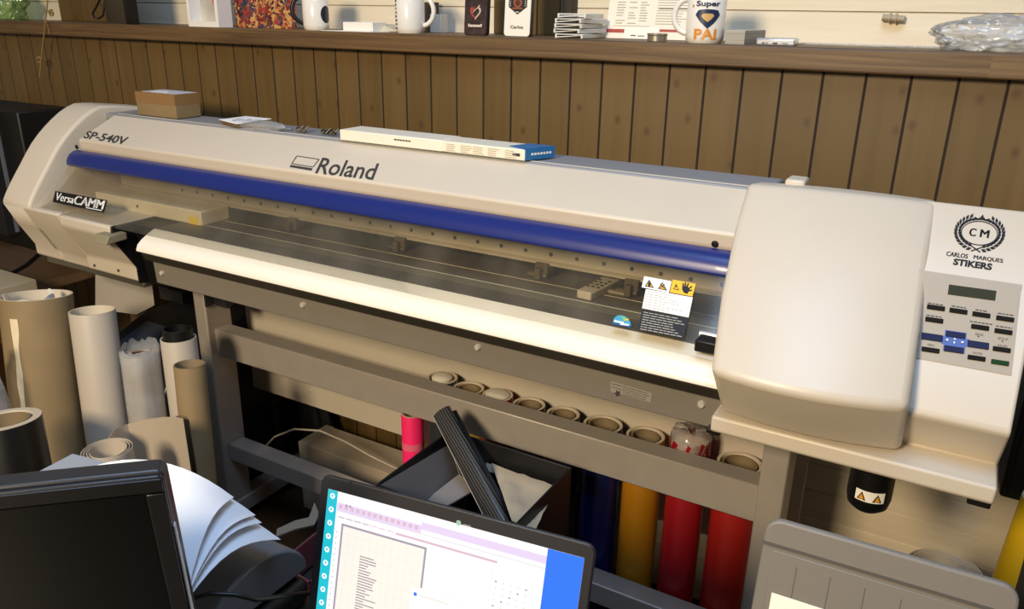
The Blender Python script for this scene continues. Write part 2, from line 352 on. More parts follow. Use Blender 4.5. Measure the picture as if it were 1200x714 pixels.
# guide rail behind the cover, with holes
m = MB(); yr = 1.335; zr = -.428
m.prof([(yr, zr), (yr+.03, zr), (yr+.03, -.462), (yr-.008, -.462), (yr-.008, -.457), (yr, -.454)], -2.0, -.26)
rail = m.build('guide_rail', mat('rail_metal', '#b7ae99', .4, metal=.3), prt, smooth=0)
x = -1.75
while x < -.3:
    MB().lathe((x, yr, ZC+zr-.0135), (0, -1, 0), [(.0042, -.0003), (.0042, .0006)], 12).build('rail_hole', ink, rail, smooth=0); x += .0565
MB().prof([(1.40, -.30), (1.47, -.30), (1.47, -.4905), (1.40, -.4905)], XI, -.26).build('inner_wall', mat('inner_dark', '#3b362c', .6), prt, smooth=0)
for y1 in (1.245, 1.30): MB().box(-1.72, -.27, y1, y1+.0022, ZC-.4905, ZC-.4899).build('platen_line', mat('line_pale', '#cfc8b0', .4), prt, smooth=0)
m = MB(); m.box(-1.40, -.28, 1.215, 1.24, ZC-.4905, ZC-.4899)
m.build('perforated_strip', mat('perforated', '#6a6352', .5, noise=.6, nscale=420), prt, smooth=0)
for u, v in ((345, 268), (470, 283), (636, 312), (742, 322)):
    p = P(u, v, y=1.325); px = p.x; m = MB()
    m.box(px-.014, px+.014, 1.318, 1.345, ZC-.478, ZC-.458); m.box(px-.008, px+.004, 1.305, 1.322, ZC-.487, ZC-.466); m.tube([(px-.03, 1.322, ZC-.483), (px+.012, 1.322, ZC-.483)], .0055, 10)
    m.build('pinch_roller', mat('roller_brown', '#4f4331', .5), prt, .001)
# long flat inner cover at the left of the platen
a = P(110, 228, y=1.20); m = MB()
m.box(-1.97, -1.565, 1.235, 1.32, ZC-.4905, ZC-.455)
ic = m.build('inner_cover', mat('inner_cover_beige', '#e0d5b8', .5), prt, .003)
m = MB(); m.box(-1.61, -1.575, 1.2345, 1.2352, ZC-.4895, ZC-.470); m.build('yellow_tag', mat('tag_yellow', '#efd24a', .5), ic, smooth=0)
m = MB(); m.lathe((-1.80, 1.235, ZC-.472), (0, -1, 0), [(.004, 0), (.004, .001)], 12); m.build('screw', ink, ic)
# curved front apron, strip coloured dark for the shadow under it, steel panel
m = MB(); ap = [(1.1625, -.4912), (1.153, -.4945), (1.14, -.5005), (1.124, -.509), (1.112, -.519), (1.107, -.529), (1.107, -.533)]
m.prof(ap+[(1.12, -.534), (1.13, -.52), (1.145, -.510), (1.1625, -.500)], XA+.100, -.262); m.build('front_apron', apronm, prt, smooth=50)
MB().prof([(1.118, -.533), (1.45, -.533), (1.45, -.56), (1.128, -.56), (1.118, -.541)], XA+.100, -.262).build('apron_shade', mat('undercut_shade', '#3d382f', .5, metal=.3), prt, smooth=20)
pp = yzplane((1.145, -.621), (1.142, -.553))
m = MB(); m.prof([(1.142, -.553), (1.4, -.553), (1.4, -.621), (1.145, -.621)], XA+.104, -.255); bp = m.build('steel_panel', mat('panel_steel', '#8f887d', .38, metal=.3, noise=.03, nscale=20), prt, .002)
for u, v in ((190, 320), (355, 357.5), (560, 407), (822, 474)):
    MB().lathe(Q(u, v, pp), (0, -1, 0), [(.0065, -.001), (.0065, .002), (.0045, .005), (.001, .0055)], 14).build('screw', screwm, bp)
for u, v in ((165, 292), (331, 328), (541, 376)): MB().lathe(P(u, v, y=1.118), (0, -1, 0), [(.003, 0), (.003, .002)], 10).build('screw', screwm, prt)
m = MB(); patch(m, pp, [(716, 446.5), (764, 460.5), (763, 472), (715.5, 458.5)], .0006); sl = m.build('caution_label', mat('grey_label', '#938f86', .5), bp, smooth=0)
m = MB()
patch(m, pp, [(724+4.2*math.cos(a_)*(1 if k % 2 else .55), 461+4.2*math.sin(a_)*(1 if k % 2 else .55)) for k, a_ in enumerate([2*math.pi*k/10 for k in range(10)])], .001)
lines(m, pp, (717, 447.5), (731, 451.5), (716.8, 455), 2, .0009, (.8, .97)); lines(m, pp, (732, 452), (762, 460.5), (732, 463), 4, .0009, (.8, .97))
strip(m, pp, (731.5, 451), (731, 462.5), .0006, .001)
m.build('small_print', ink, sl, smooth=0)
# right unit
rb = [(1.50, -.31), (1.40, -.268), (1.352, -.258), (1.225, -.342), (1.113, -.498), (1.113, -.506), (1.166, -.574), (1.10, -.576), (1.10, -.601), (1.12, -.612), (1.5, -.63)]
ru = MB().prof(rb, -.272, XR).build('control_unit', cream, prt, .006, 3, 25)
p1 = yzplane((1.225, -.342), (1.352, -.258)); p2 = yzplane((1.113, -.498), (1.225, -.342))
m = MB(); patch(m, p2, [(1052, 313), (1197, 334), (1185, 440.5), (1052, 416)], .0012, th=.001); cp = m.build('control_panel', greyplas, prt, smooth=0)
m = MB(); patch(m, p2, [(1112, 334), (1167.5, 341.5), (1166, 353), (1110.5, 345.5)], .002, th=.001); m.build('display', mat('lcd_green', '#34372a', .7, spec=.15), cp, smooth=0)
def key(u, v, mm, nm='button', w=21, h=5.5):
    m = MB(); patch(m, p2, [(u, v), (u+w, v+w*.148), (u+w-.6, v+w*.148+h), (u-.6, v+h)],   .0032, th=.003); m.build(nm, mm, cp, .0008)
kb = mat('button_black', '#171613', .75, spec=.15); kblue = mat('button_blue', '#1b2448', .7, spec=.2)
for u, v in ((1086.5, 357), (1112.8, 361), (1139.6, 365.3), (1167.5, 370), (1084.5, 371.5), (1138.2, 380), (1165.5, 385), (1080.2, 406.5), (1134, 416), (1163.5, 406)): key(u, v, kb)
key(1161.5, 421.2, mat('button_green', '#0f3a1c', .7, spec=.2))
key(1080, 390, kblue, w=25, h=8); key(1134, 399, kblue, w=25, h=8); key(1108.5, 388, kblue, w=23, h=7); key(1106.5, 405, kblue, w=23, h=7)
m = MB(); patch(m, p2, [(1107.5, 387.2), (1132.5, 390.8), (1131.8, 397.5), (1136, 398.5), (1135.2, 407), (1131, 406.5), (1130, 415.2), (1105, 411.3), (1105.6, 403.3), (1102.5, 402.8), (1103.4, 394), (1106.8, 394.5)], .0022, th=.002); m.build('cursor_pad', mat('pad_blue', '#3d5aa8', .4), cp, smooth=0)
m = MB(); patch(m, p2, [(1107.5, 399), (1111, 398), (1110.5, 401)], .0045); patch(m, p2, [(1126, 401), (1130, 402), (1126.5, 403.5)], .0045); patch(m, p2, [(1118.5, 397), (1120.3, 399.3), (1117, 399)], .0045); patch(m, p2, [(1117, 401.3), (1119.5, 401.6), (1117.6, 404.5)], .0045); m.build('arrow_marks', white, cp, smooth=0)
m = MB()
for s, u, v, w in (('MENU', 1086.5, 405.6, 8.5), ('PAUSE', 1169, 406.3, 11), ('ENTER', 1140, 415.2, 11), ('BASE', 1143, 393, 9), ('SETUP', 1169, 398, 12)):
    mm_ = MB(); textq(mm_, s, p2, (u, v), (u+w, v+w*.148), (u+.3, v-2.6), off=.0016); mm_.build('panel_lettering', ink, cp, smooth=0)
for u, v, w in ((1087, 355.5, 18), (1115, 359, 17), (1143, 363.5, 15), (1169, 367.5, 20), (1085.5, 369.7, 18), (1136.5, 377, 26), (1167, 382.5, 19)):
    s = 0
    while s < w-1: k = min(w, s+rr.uniform(2.5, 5)); strip(m, p2, (u+s, v+s*.148), (u+k, v+k*.148), .0016, .0016); s = k+1
patch(m, p2, [(1145, 393.8), (1148, 394.2), (1146.3, 396.2)], .0016); patch(m, p2, [(1173.5, 399.3), (1176, 399.6), (1174.4, 402)], .0016)
m.build('key_captions', ink, cp, smooth=0)
# wreath decal on the upper slope
o = Q(1147.5, 273.5, p1); ex = V((1, 0, 0)); ey = ex.cross(p1[1]).normalized()
if ey.z < 0: ey = -ey
n1 = p1[1]; sc_ = (Q(1178, 278, p1)-o).length/31.0
vy = (Q(1147, 254, p1)-o).length/19.5
def W(x, y, off=.0007): return o+ex*(x*sc_)+ey*(y*vy)+n1*off
m = MB()
def wp(pts): m.prism([W(x, y) for x, y in pts], -n1*.0003)
N = 40
for k in range(N):
    a0, a1 = 2*math.pi*k/N, 2*math.pi*(k+1)/N
    wp([(22*math.cos(a0), 14.2*math.sin(a0)), (22*math.cos(a1), 14.2*math.sin(a1)), (21*math.cos(a1), 13.2*math.sin(a1)), (21*math.cos(a0), 13.2*math.sin(a0))])
for sgn in (-1, 1):
    for k in range(13):
        a = math.radians(-78+k*11.2)
        for rr_, da in ((1.0, .42), (1.0, -.05)):
            bx, by = 24.5*math.cos(a), 16.6*math.sin(a); t = a+math.pi/2-da*1.4+.05
            L_ = 7.4; dx, dy = math.cos(t), math.sin(t); w = 1.85
            out = .9 if da > .2 else -.2
            bx += out*math.cos(a)*2.2; by += out*math.sin(a)*2.0
            wp([(sgn*bx, by), (sgn*(bx+dx*L_*.5-dy*w), by+dy*L_*.5+dx*w), (sgn*(bx+dx*L_), by+dy*L_), (sgn*(bx+dx*L_*.5+dy*w), by+dy*L_*.5-dx*w)])
    wp([(sgn*-6, -21), (sgn*-5, -22), (sgn*6, -16.6), (sgn*5.4, -15.6)])
wp([(-8, 14.5), (-9.5, 18.5), (-4.5, 16.8), (0, 20.5), (4.5, 16.8), (9.5, 18.5), (8, 14.5), (0, 15.4)]); wp([(-1.5, 19.5), (0, 22.5), (1.5, 19.5)])
def wt(s, x0, x1, y, h, bold=.02, slope=0):
    text3(m, s, W(x0, y, 0), ex*((x1-x0)*sc_)+ey*(slope*vy), ey*(h*vy), n1, bold=bold)
for dx_ in (-.5, -.2, .2, .5): wt('C', -11.5+dx_, -4+dx_, -4.5, 9, 0); wt('M', 1.5+dx_, 11.5+dx_, -4.5, 9, 0)
for dx_ in (-.25, .25): wt('CARLOS', -33.5+dx_, -8+dx_, -30.5, 5, 0); wt('MARQUES', -1+dx_, 33+dx_, -30.5, 5, 0)
wt('STIKERS', -23.5, 22, -39.5, 7.4, .045)
m.build('wreath_decal', inkb, ru, smooth=0)
# big rounded lid over the print head
rows = [(1.40, 1.395, 1.41, -.267, -.315, -.03), (1.333, 1.318, 1.35, -.259, -.315, -.03), (1.245, 1.225, 1.262, -.312, -.306, -.026), (1.142, 1.122, 1.162, -.392, -.29, -.017), (1.048, 1.036, 1.072, -.478, -.268, -.010), (1.118, 1.104, 1.13, -.5735, -.263, -.010), (1.3, 1.3, 1.3, -.5735, -.263, -.010)]
m = MB(); NC = 8; vs = []; fs = []
for yl, ycn, yr_, z, xl, xr in rows:
    for j in range(NC+1):
        s = j/NC; y = yl*(1-s)+yr_*s; bmid = ycn-(yl+yr_)/2; y += bmid*(1-(2*s-1)**2); z2 = z+(.006*(1-(2*s-1)**2) if z > -.3 else 0)
        vs.append(pr(y, z2)+V((xl+(xr-xl)*s, 0, 0)))
nr = len(rows)
for i in range(nr):
    for j in range(NC): fs.append((i*(NC+1)+j, i*(NC+1)+j+1, ((i+1) % nr)*(NC+1)+j+1, ((i+1) % nr)*(NC+1)+j))
fs.append([i*(NC+1) for i in range(nr)][::-1]); fs.append([i*(NC+1)+NC for i in range(nr)])
m.add(vs, fs); lid = m.build('head_lid', cream, prt, .011, 4, 60)
lid.modifiers['Bevel'].angle_limit = math.radians(32)
p = P(935, 211, y=1.40); MB().box(p.x-.016, p.x+.016, 1.375, 1.42, ZC-.275, p.z+.004).build('lid_hinge', cream, prt, .004)
m = MB(); p = P(825, 393, y=1.13); m.box(p.x-.012, p.x+.03, 1.125, 1.16, ZC-.487, ZC-.468); m.build('media_clamp', black, prt, .002)
m = MB(); p = P(830, 381, y=1.16); m.tube([(p.x-.012, 1.16, ZC-.47), (p.x+.04, 1.16, ZC-.47)], .005, 12); m.build('clamp_knob', screwm, prt)
p = P(836, 505, y=1.115); MB().box(p.x-.01, p.x+.012, 1.108, 1.125, ZC-.612, ZC-.603).build('foot_pad', black, prt, .002); m = MB(); p = P(1147, 587, y=1.115); m.box(p.x-.014, p.x+.014, 1.104, 1.13, ZC-.612, ZC-.598); m.build('foot_pad', black, prt, .002)
# waste bottle holder under the right unit
bc = P(1022, 560, y=1.19); m = MB(); zt = ZC-.60; zb = ZC-.705; rbt = .032
m.lathe((bc.x, bc.y, zb), (0, 0, 1), [(.008, -.007), (.020, -.004), (.029, .004), (rbt, .018), (rbt, zt-zb)], 36); wb = m.build('waste_bottle', black, prt, smooth=50)
m = MB(); m.lathe((bc.x, bc.y, zb), (0, 0, 1), [(rbt*.97, .012), (rbt+.001, .022), (rbt+.001, .035)], 36)
def arcpatch(mb, a0, a1, z0, z1, r, m_=0, n=8, tz=0):
    g = [[V((bc.x+r*math.sin(a0+(a1-a0)*k/n), bc.y-r*math.cos(a0+(a1-a0)*k/n), z)) for k in range(n+1)] for z in (z0, z1)]; mb.sheet(g, .0004, m_)
m = MB(); arcpatch(m, -.55, .75, zb+.022, zb+.04, rbt+.0008); lb = m.build('bottle_label', white, wb, smooth=60)
m = MB()
for ac in (-.25, .42):
    for r, s in ((rbt+.0012, 1), ):
        pts = [(ac, zb+.038), (ac+.2, zb+.024), (ac-.2, zb+.024)]
        m.prism([V((bc.x+(r+.0006)*math.sin(a_), bc.y-(r+.0006)*math.cos(a_), z)) for a_, z in pts], (0, .0005, 0), 0)
        pts = [(ac, zb+.035), (ac+.12, zb+.0255), (ac-.12, zb+.0255)]
        m.prism([V((bc.x+(r+.001)*math.sin(a_), bc.y-(r+.001)*math.cos(a_), z)) for a_, z in pts], (0, .0004, 0), 1)
m.build('warning_triangle', [inkb, orange], lb, smooth=0)
# ================================================================ stand
std = thing('printer_stand', 'grey metal stand with crossbeams carrying the long printer', 'stand', (-.9, 1.3, 0))
def leg(x0, x1):
    m = MB(); m.box(x0, x1, 1.25, 1.33, .04, ZC-.634); lg = m.build('leg', standm, std, .004)
    m = MB(); m.box(x0-.005, x1+.005, 1.05, 1.56, .035, .085); m.build('foot', standm, std, .006)
    for yy in (1.08, 1.52):
        m = MB(); m.lathe(((x0+x1)/2, yy, 0), (0, 0, 1), [(.022, 0), (.024, .008), (.02, .03), (.012, .036)], 18); m.build('caster', black, std, smooth=40)
leg(-1.652, -1.61); leg(-.215, -.17)
yb = 1.27
m = MB(); m.prof([(yb, -.777), (yb+.047, -.777), (yb+.047, -.80), (yb+.004, -.80), (yb+.004, -.842), (yb+.047, -.842), (yb+.047, -.853), (yb, -.853)], -1.61, -.215); m.build('crossbeam', standm, std, .002, 1)
m = MB(); m.prof([(yb, -1.115), (yb+.05, -1.115), (yb+.05, -1.165), (yb, -1.165)], -1.61, -.215); m.build('lower_bar', standm, std, .003)
m = MB(); m.prof([(1.42, -.66), (1.425, -.66), (1.425, -1.018), (1.42, -1.018)], -1.66, -.16); rp = m.build('rear_plate', sheetm, std, smooth=0)
for u, v in ((364, 458),): MB().lathe(P(u, v, y=1.42), (0, -1, 0), [(.004, 0), (.004, .0015), (.001, .003)], 12).build('screw', screwm, rp)
m = MB(); m.prof([(1.25, -.625), (1.33, -.625), (1.40, -.625), (1.40, -.645), (1.36, -.66), (1.33, -.71), (1.25, -.71)], -1.61, -1.604); m.prof([(1.27, -.69), (1.40, -.645), (1.41, -.66), (1.28, -.715)], -1.604, -1.56); m.build('corner_bracket', darkgrey, std, .001)
# ================================================================ things on the ledge
kraft = mat('kraft_card', '#86714e', .75, noise=.08, nscale=12)
paperw = mat('white_paper', '#ece8de', .7)
creamp = mat('cream_vinyl', '#b8ac9b', .5)
ceram = mat('white_ceramic', '#e9e4da', .18, coat=.4)
def mug(name, label, u, v, y, r, h, handle_dir, hcol, v_extra=None):
    b = P(u, v, y=y); b.z = zl1; t = thing(name, label, 'mug', b); w = .0035
    MB().lathe(b, (0, 0, 1), [(r*.55, .001), (r*.86, 0), (r*.97, .006), (r, .014), (r, h), (r-w*.5, h+.0015), (r-w, h), (r-w, .012), (r*.5, .008)], 40).build('body', ceram, t, smooth=50)
    d = V(handle_dir).normalized(); pth = []
    for k in range(13):
        a = -math.pi/2+math.pi*k/12; pth.append(b+d*(r-.004+.030*math.cos(a))+V((0, 0, h*.52+h*.34*math.sin(a))))
    MB().tube(pth, [.0058]*13, 12).build('handle', hcol, t, smooth=60)
    return t, b
def cylmark(mb, b, r, a0, a1, z0, z1, m=0, off=.0006, n=6):
    mb.sheet([[b+V(((r+off)*math.sin(a0+(a1-a0)*k/n), -(r+off)*math.cos(a0+(a1-a0)*k/n), z)) for k in range(n+1)] for z in (z0, z1)], .0004, m)
def cyltext(mb, s, b, r, a0, a1, z0, z1, m=0, bold=.01, off=.001):
    vs, fs = textgeo(s, bold); mb.add([b+V(((r+off)*math.sin(a0+(a1-a0)*x), -(r+off)*math.cos(a0+(a1-a0)*x), z0+(z1-z0)*yy)) for x, yy in vs], fs, m)
m1, b1 = mug('mug', 'white mug with a glossy black handle on the ledge next to the colourful print', 371, 33, 1.70, .0345, .098, (-.72, -.69, 0), black)
m2, b2 = mug('mug', 'white mug with its handle to the right and a dotted edge pattern', 481, 38, 1.69, .0365, .1, (.9, .25, 0), ceram)
m = MB(); rr = random.Random(5)
for k in range(9): cylmark(m, b2, .0365, -.62+rr.uniform(-.05, .05), -.48+rr.uniform(0, .1), .010+k*.009, .014+k*.009, 0, n=2)
m.build('edge_pattern', ink, m2, smooth=0)
m3, b3 = mug('mug', 'white mug printed with a blue shield and orange letters beside the flyer', 825, 48, 1.665, .0385, .098, (-1, -.12, 0), ceram)
A0 = .36
def ca(a): return A0+a
navy = mat('print_blue', '#22304f', .35); org = mat('print_orange', '#d98a2b', .4)
m = MB(); cyltext(m, 'Super', b3, .0385, ca(-.62), ca(.62), .0665, .0795, 0, .03); m.build('mug_lettering', navy, m3, smooth=0); m = MB(); cyltext(m, 'PAI', b3, .0385, ca(-.62), ca(.52), .008, .0275, 0, .03, .0012); m.build('mug_lettering', org, m3, smooth=0)
pass
def cylpoly(mb, b, r, pts, off, m=0, K=6):
    q = []
    for (a0, z0), (a1, z1) in zip(pts, pts[1:]+pts[:1]): q += [(a0+(a1-a0)*k/4, z0+(z1-z0)*k/4) for k in range(4)]
    n = len(q); ca_ = sum(a for a, z in q)/n; cz = sum(z for a, z in q)/n; vs = []
    def at_(a, z): return b+V(((r+off)*math.sin(a), -(r+off)*math.cos(a), z))
    for s_ in range(1, K+1): vs += [at_(ca_+(a-ca_)*s_/K, cz+(z-cz)*s_/K) for a, z in q]
    vs.append(at_(ca_, cz))
    fs = [(i_*n+k, i_*n+(k+1) % n, (i_+1)*n+(k+1) % n, (i_+1)*n+k) for i_ in range(K-1) for k in range(n)]+[(k, (k+1) % n, n*K) for k in range(n)]
    mb.add(vs, fs, m)
m = MB(); cylpoly(m, b1, .0345, [(1.62+.5*math.cos(2*math.pi*k/20), .040+.022*math.sin(2*math.pi*k/20)) for k in range(20)], .0007); m.build('oval_print', mat('print_navy', '#1c2230', .25), m1, smooth=60)
m = MB(); shp = [(-.38, .060), (-.2, .0615), (0, .062), (.22, .0615), (.42, .060), (.52, .051), (.3, .036), (.03, .024), (-.26, .036), (-.5, .051)]
cylpoly(m, b3, .0385, [(ca(a*1.25), .047+(z-.044)*.95) for a, z in shp], .0009, 0)
cylpoly(m, b3, .0385, [(ca(a*.62), .050+(z-.0475)*.42) for a, z in shp], .0016, 1); m.build('shield_print', [navy, mat('print_tan', '#cfa668', .4)], m3, smooth=0)
m = MB(); cylpoly(m, b3, .0385, [(ca(-.80+.07*math.cos(k*1.2566)), .070+.003*math.sin(k*1.2566)) for k in range(5)], .0009)
m.build('star_print', org, m3, smooth=0)
def blob(name, label, cat, c, rad, m_, amp=.25, seed=1, sub=5, flat=None, freq=3.0):
    """crumpled plastic film"""
    from mathutils import noise
    bm = bmesh.new(); bmesh.ops.create_icosphere(bm, subdivisions=sub, radius=1)
    for v in bm.verts:
        p = v.co*freq+V((seed*7.1, seed*3.3, 0)); k = 1+amp*noise.noise(p*.7)+amp*.8*abs(noise.noise(p*1.6))-amp*.5*abs(noise.noise(p*3.3))
        v.co = V((v.co.x*rad[0]*k, v.co.y*rad[1]*k, v.co.z*rad[2]*k))
        if v.co.z < -rad[2]*.62: v.co.z = -rad[2]*.62
    zmin = min(v.co.z for v in bm.verts); me = bpy.data.meshes.new(name)
    for v in bm.verts: v.co.z -= zmin
    bm.to_mesh(me); bm.free(); me.materials.append(m_); me.polygons.foreach_set('use_smooth', [True]*len(me.polygons))
    o = bpy.data.objects.new(name, me); C.objects.link(o); o.location = c; ORG[o.name] = V(c); return tag(o, label, cat)
film = clear('plastic_film', '#f6f7f8', .26, .15, .2, '#e2e6ea', .3)
filmg = clear('green_film', '#cfe6b8', .22, .4, .15, '#b9d69a', .4)
p = P(8, 15, y=1.74); p.z = zl1; blob('plastic_bag', 'crumpled pale green plastic bag at the far left end of the ledge', 'bag', p, (.085, .06, .09), filmg, .3, 2)
p = P(1172, 52, y=1.715); p.z = zl1; blob('plastic_bag', 'crumpled clear plastic bag at the right end of the ledge', 'bag', p, (.105, .065, .036), film, .45, 5, 5, freq=1.7)
# cord with knots
cordm = mat('jute_cord', '#8f7442', .8)
m = MB(); yy = YL-.012
t = thing('hanging_cord', 'thin tan cord with knots hanging over the left of the ledge', 'cord', P(52, 40, y=yy))
m.tube([P(57, -25, y=yy), P(55.5, 5, y=yy), P(53, 25, y=yy), P(51, 45, y=yy), P(49, 62, y=yy), P(46.5, 90, y=yy)], .0022, 8); m.tube([P(53, 22, y=yy), P(56, 32, y=yy), P(58, 40, y=yy)], .0013, 6); m.build('cord', cordm, t, smooth=60)
for u, v in ((60, 15), (46, 70)):
    m = MB(); c = P(u, v, y=yy)
    m.tube([c+V((.010*math.cos(a)*(1+.3*math.sin(2*a)), -.003*math.sin(3*a), .009*math.sin(a))) for a in [k*.7 for k in range(10)]]+[P(52 if v < 30 else 49, v-3, y=yy)], .003, 8); m.build('knot', cordm, t, smooth=60)
tag(MB().tube([P(122, -12, y=1.79), P(114, 6, y=1.79), P(108.5, 16, y=1.78), P(111, 21, y=1.77), P(116, 21.5, y=1.78), P(121, 18, y=1.80), P(123, 0, y=1.82)], .0035, 8).build('black_cable', black, smooth=60), 'black cable drooping in front of the brown boards on the ledge', 'cable')
def up(pts, h): # footprint (u,v,y) pushed up from the ledge
    q = []
    for u, v, y in pts: w = P(u, v, y=y); w.z = zl1; q.append(w)
    return q, V((0, 0, h))
q, e = up([(163.5, 26, 1.66), (149.5, 26, 1.655), (125, 23, 1.80), (139, 23, 1.81)], .3)
t = thing('storage_box', 'tall black box with a brown face standing on the ledge left of the white frame', 'box', q[0])
MB().prism(q, e).build('body', black, t, .002)
f_ = (q[2]-q[1]); nn = V((f_.y, -f_.x, 0)).normalized()
if nn.x > 0: nn = -nn
MB().prism([q[1]+f_*.05+nn*.001, q[2]-f_*.03+nn*.001, q[2]-f_*.03+nn*.002, q[1]+f_*.05+nn*.002], (0, 0, .295)).build('face', mat('dark_brown_face', '#3b3024', .5), t, smooth=0)
# deep white frame
a = P(221, 28, y=1.65); b_ = P(256.5, 29, y=1.65); t = thing('picture_frame', 'deep white box frame standing on the ledge', 'frame', (a.x, 1.65, zl1))
x0, x1, y0, y1, h = a.x, b_.x, 1.65, 1.70, .24; m = MB(); w = .011
m.box(x0, x0+w, y0, y1, zl1, zl1+h); m.box(x1-w, x1, y0, y1, zl1, zl1+h); m.box(x0+w, x1-w, y0, y1, zl1, zl1+w+.004); m.box(x0+w, x1-w, y0, y1, zl1+h-w, zl1+h); m.box(x0+.002, x1-.002, y1-.004, y1, zl1+.002, zl1+h-.002)
m.build('frame', mat('frame_white', '#ece9e2', .4), t, smooth=0)
MB().box(x0+w, x1-w, y1-.01, y1-.0045, zl1+w+.004, zl1+h-w).build('picture', mat('picture_grey', '#b9b3a6', .5, noise=.15, nscale=18), t, smooth=0)
MB().box(x0+.5*(x1-x0), x1-w-.004, y1-.0108, y1-.0102, zl1+.062, zl1+.075).build('picture_mark', mat('picture_red', '#b8685c', .5), t, smooth=0)
# colourful print
m = MB(); a = P(277, 29, y=1.72); b_ = P(346, 32, y=1.72)
pm = bpy.data.materials.new('colour_print'); pm.use_nodes = True; nt = pm.node_tree; N = nt.nodes.new; L = nt.links.new
bs = nt.nodes['Principled BSDF']; bs.inputs['Roughness'].default_value = .45
tcn = N('ShaderNodeTexCoord'); vo = N('ShaderNodeTexVoronoi'); vo.inputs['Scale'].default_value = 95; nz = N('ShaderNodeTexNoise'); nz.inputs['Scale'].default_value = 40
mxv = N('ShaderNodeMix'); mxv.data_type = 'VECTOR'; mxv.inputs['Factor'].default_value = .06; L(tcn.outputs['Object'], nz.inputs['Vector']); L(tcn.outputs['Object'], mxv.inputs['A']); L(nz.outputs['Color'], mxv.inputs['B']); L(mxv.outputs['Result'], vo.inputs['Vector'])
sp = N('ShaderNodeSeparateColor'); L(vo.outputs['Color'], sp.inputs[0]); cr = N('ShaderNodeValToRGB'); cr.color_ramp.interpolation = 'CONSTANT'
for i, (p_, c_) in enumerate(((0, '#7c2320'), (.16, '#b5743a'), (.3, '#2c2430'), (.44, '#9c3a2c'), (.56, '#c99a5c'), (.68, '#2d3a5e'), (.78, '#5a4038'), (.9, '#a05046'))):
    if i > 1: cr.color_ramp.elements.new(p_)
    cr.color_ramp.elements[i].position = p_; cr.color_ramp.elements[i].color = lin(c_)
L(sp.outputs[0], cr.inputs[0]); L(cr.outputs[0], bs.inputs['Base Color'])
tag(MB().box(a.x, b_.x, 1.72, 1.728, zl1, zl1+.2).build('printed_panel', pm, smooth=0), 'colourful red and orange printed panel standing on the ledge behind the black-handled mug', 'print')
# papers, small boxes
m = MB(); a = P(388, 36, y=1.70); m.prism([V((a.x, 1.66, zl1)), V((a.x+.17, 1.655, zl1)), V((a.x+.21, 1.80, zl1)), V((a.x+.03, 1.82, zl1))], (0, 0, .0012)); tag(m.build('paper_sheet', paperw, smooth=0), 'white paper sheet lying on the ledge under the small white box', 'paper')
a = P(402, 34, y=1.675); b_ = P(437, 36, y=1.675); m = MB(); m.box(a.x, b_.x, 1.675, 1.73, zl1+.0014, zl1+.023); tag(m.build('card_box', paperw, bevel=.001), 'flat white card box lying on the paper on the ledge', 'box')
m = MB(); a = P(437, 34, y=1.70); m.prism([V((a.x+.004, 1.70, zl1+.0014)), V((a.x+.075, 1.72, zl1+.0014)), V((a.x+.004, 1.72, zl1+.019))], (0, .06, 0)); tag(m.build('paper_wedge', mat('paper_fold', '#c9bfa8', .7), smooth=0), 'folded beige card sloping down beside the flat white card box', 'card')
a = P(504, 36, y=1.80); b_ = P(517, 36, y=1.80); tag(MB().box(a.x, b_.x, 1.80, 1.83, zl1, zl1+.045).build('small_box', mat('small_box_white', '#d9d3c6', .5), bevel=.001), 'small upright white box on the ledge behind the mug with the right-hand handle', 'box')
a = P(503, 12, y=1.84); tag(MB().box(a.x-.03, a.x+.018, 1.835, 1.86, zl1, zl1+.075).build('small_box', mat('small_box_brown', '#4a3a2c', .6), bevel=.001), 'dark brown box on the ledge behind the small white one', 'box')
# phone cases standing
def case(label, u0, u1, v, y, face, side, tilt=.018):
    a = P(u0, v, y=y); b_ = P(u1, v, y=y); w = b_.x-a.x; h = w*2.0; r = w*.11; t = thing('phone_case', label, 'phone case', (a.x, y, zl1), 'phone cases leaning on the brown boards')
    pts = []
    for cx_, cz_, s in ((w-r, r, -90), (w-r, h-r, 0), (r, h-r, 90), (r, r, 180)):
        for k in range(6):
            an = math.radians(s+18*k); pts.append((cx_+r*math.cos(an), cz_+r*math.sin(an)))
    def pt_(x, z, d=0): return V((a.x+x, y+z*tilt*4+d, zl1+z))
    m = MB(); m.prism([pt_(x, z) for x, z in pts], (.002, .011, 0)); m.build('shell', side, t, .0015, 2)
    m = MB(); m.prism([pt_(w/2+(x-w/2)*.965, h/2+(z-h/2)*.98, -.0004) for x, z in pts], (0, -.0004, 0)); m.build('back_face', face, t, smooth=0)
    return t, pt_, w, h
t, f3, w, h = case('dark marbled phone case with a heart drawing, leaning upright on the ledge', 543.5, 570, 40, 1.69, mat('case_plum', '#3b2c2c', .35, noise=.5, nscale=60), black)
def facepoly(mb, f3, pts, m=0, off=-.0014): mb.prism([f3(x, z, off) for x, z in pts], (0, -.0003, 0), m)
m = MB(); cxh, czh = w*.5, h*.40
hp = [(cxh+w*.24*(16*math.sin(a)**3)/16, czh+w*.26*(13*math.cos(a)-5*math.cos(2*a)-2*math.cos(3*a)-math.cos(4*a))/16) for a in [2*math.pi*k/24 for k in range(24)]]
for k in range(24):
    a_, b_ = hp[k], hp[(k+1) % 24]; facepoly(m, f3, [a_, b_, (cxh+(b_[0]-cxh)*.72, czh+(b_[1]-czh)*.72), (cxh+(a_[0]-cxh)*.72, czh+(a_[1]-czh)*.72)], 1 if k > 12 else 0)
facepoly(m, f3, [(cxh-w*.12, czh-w*.02), (cxh+w*.2, czh+w*.24), (cxh+w*.16, czh+w*.26), (cxh-w*.14, czh+.0)], 0)
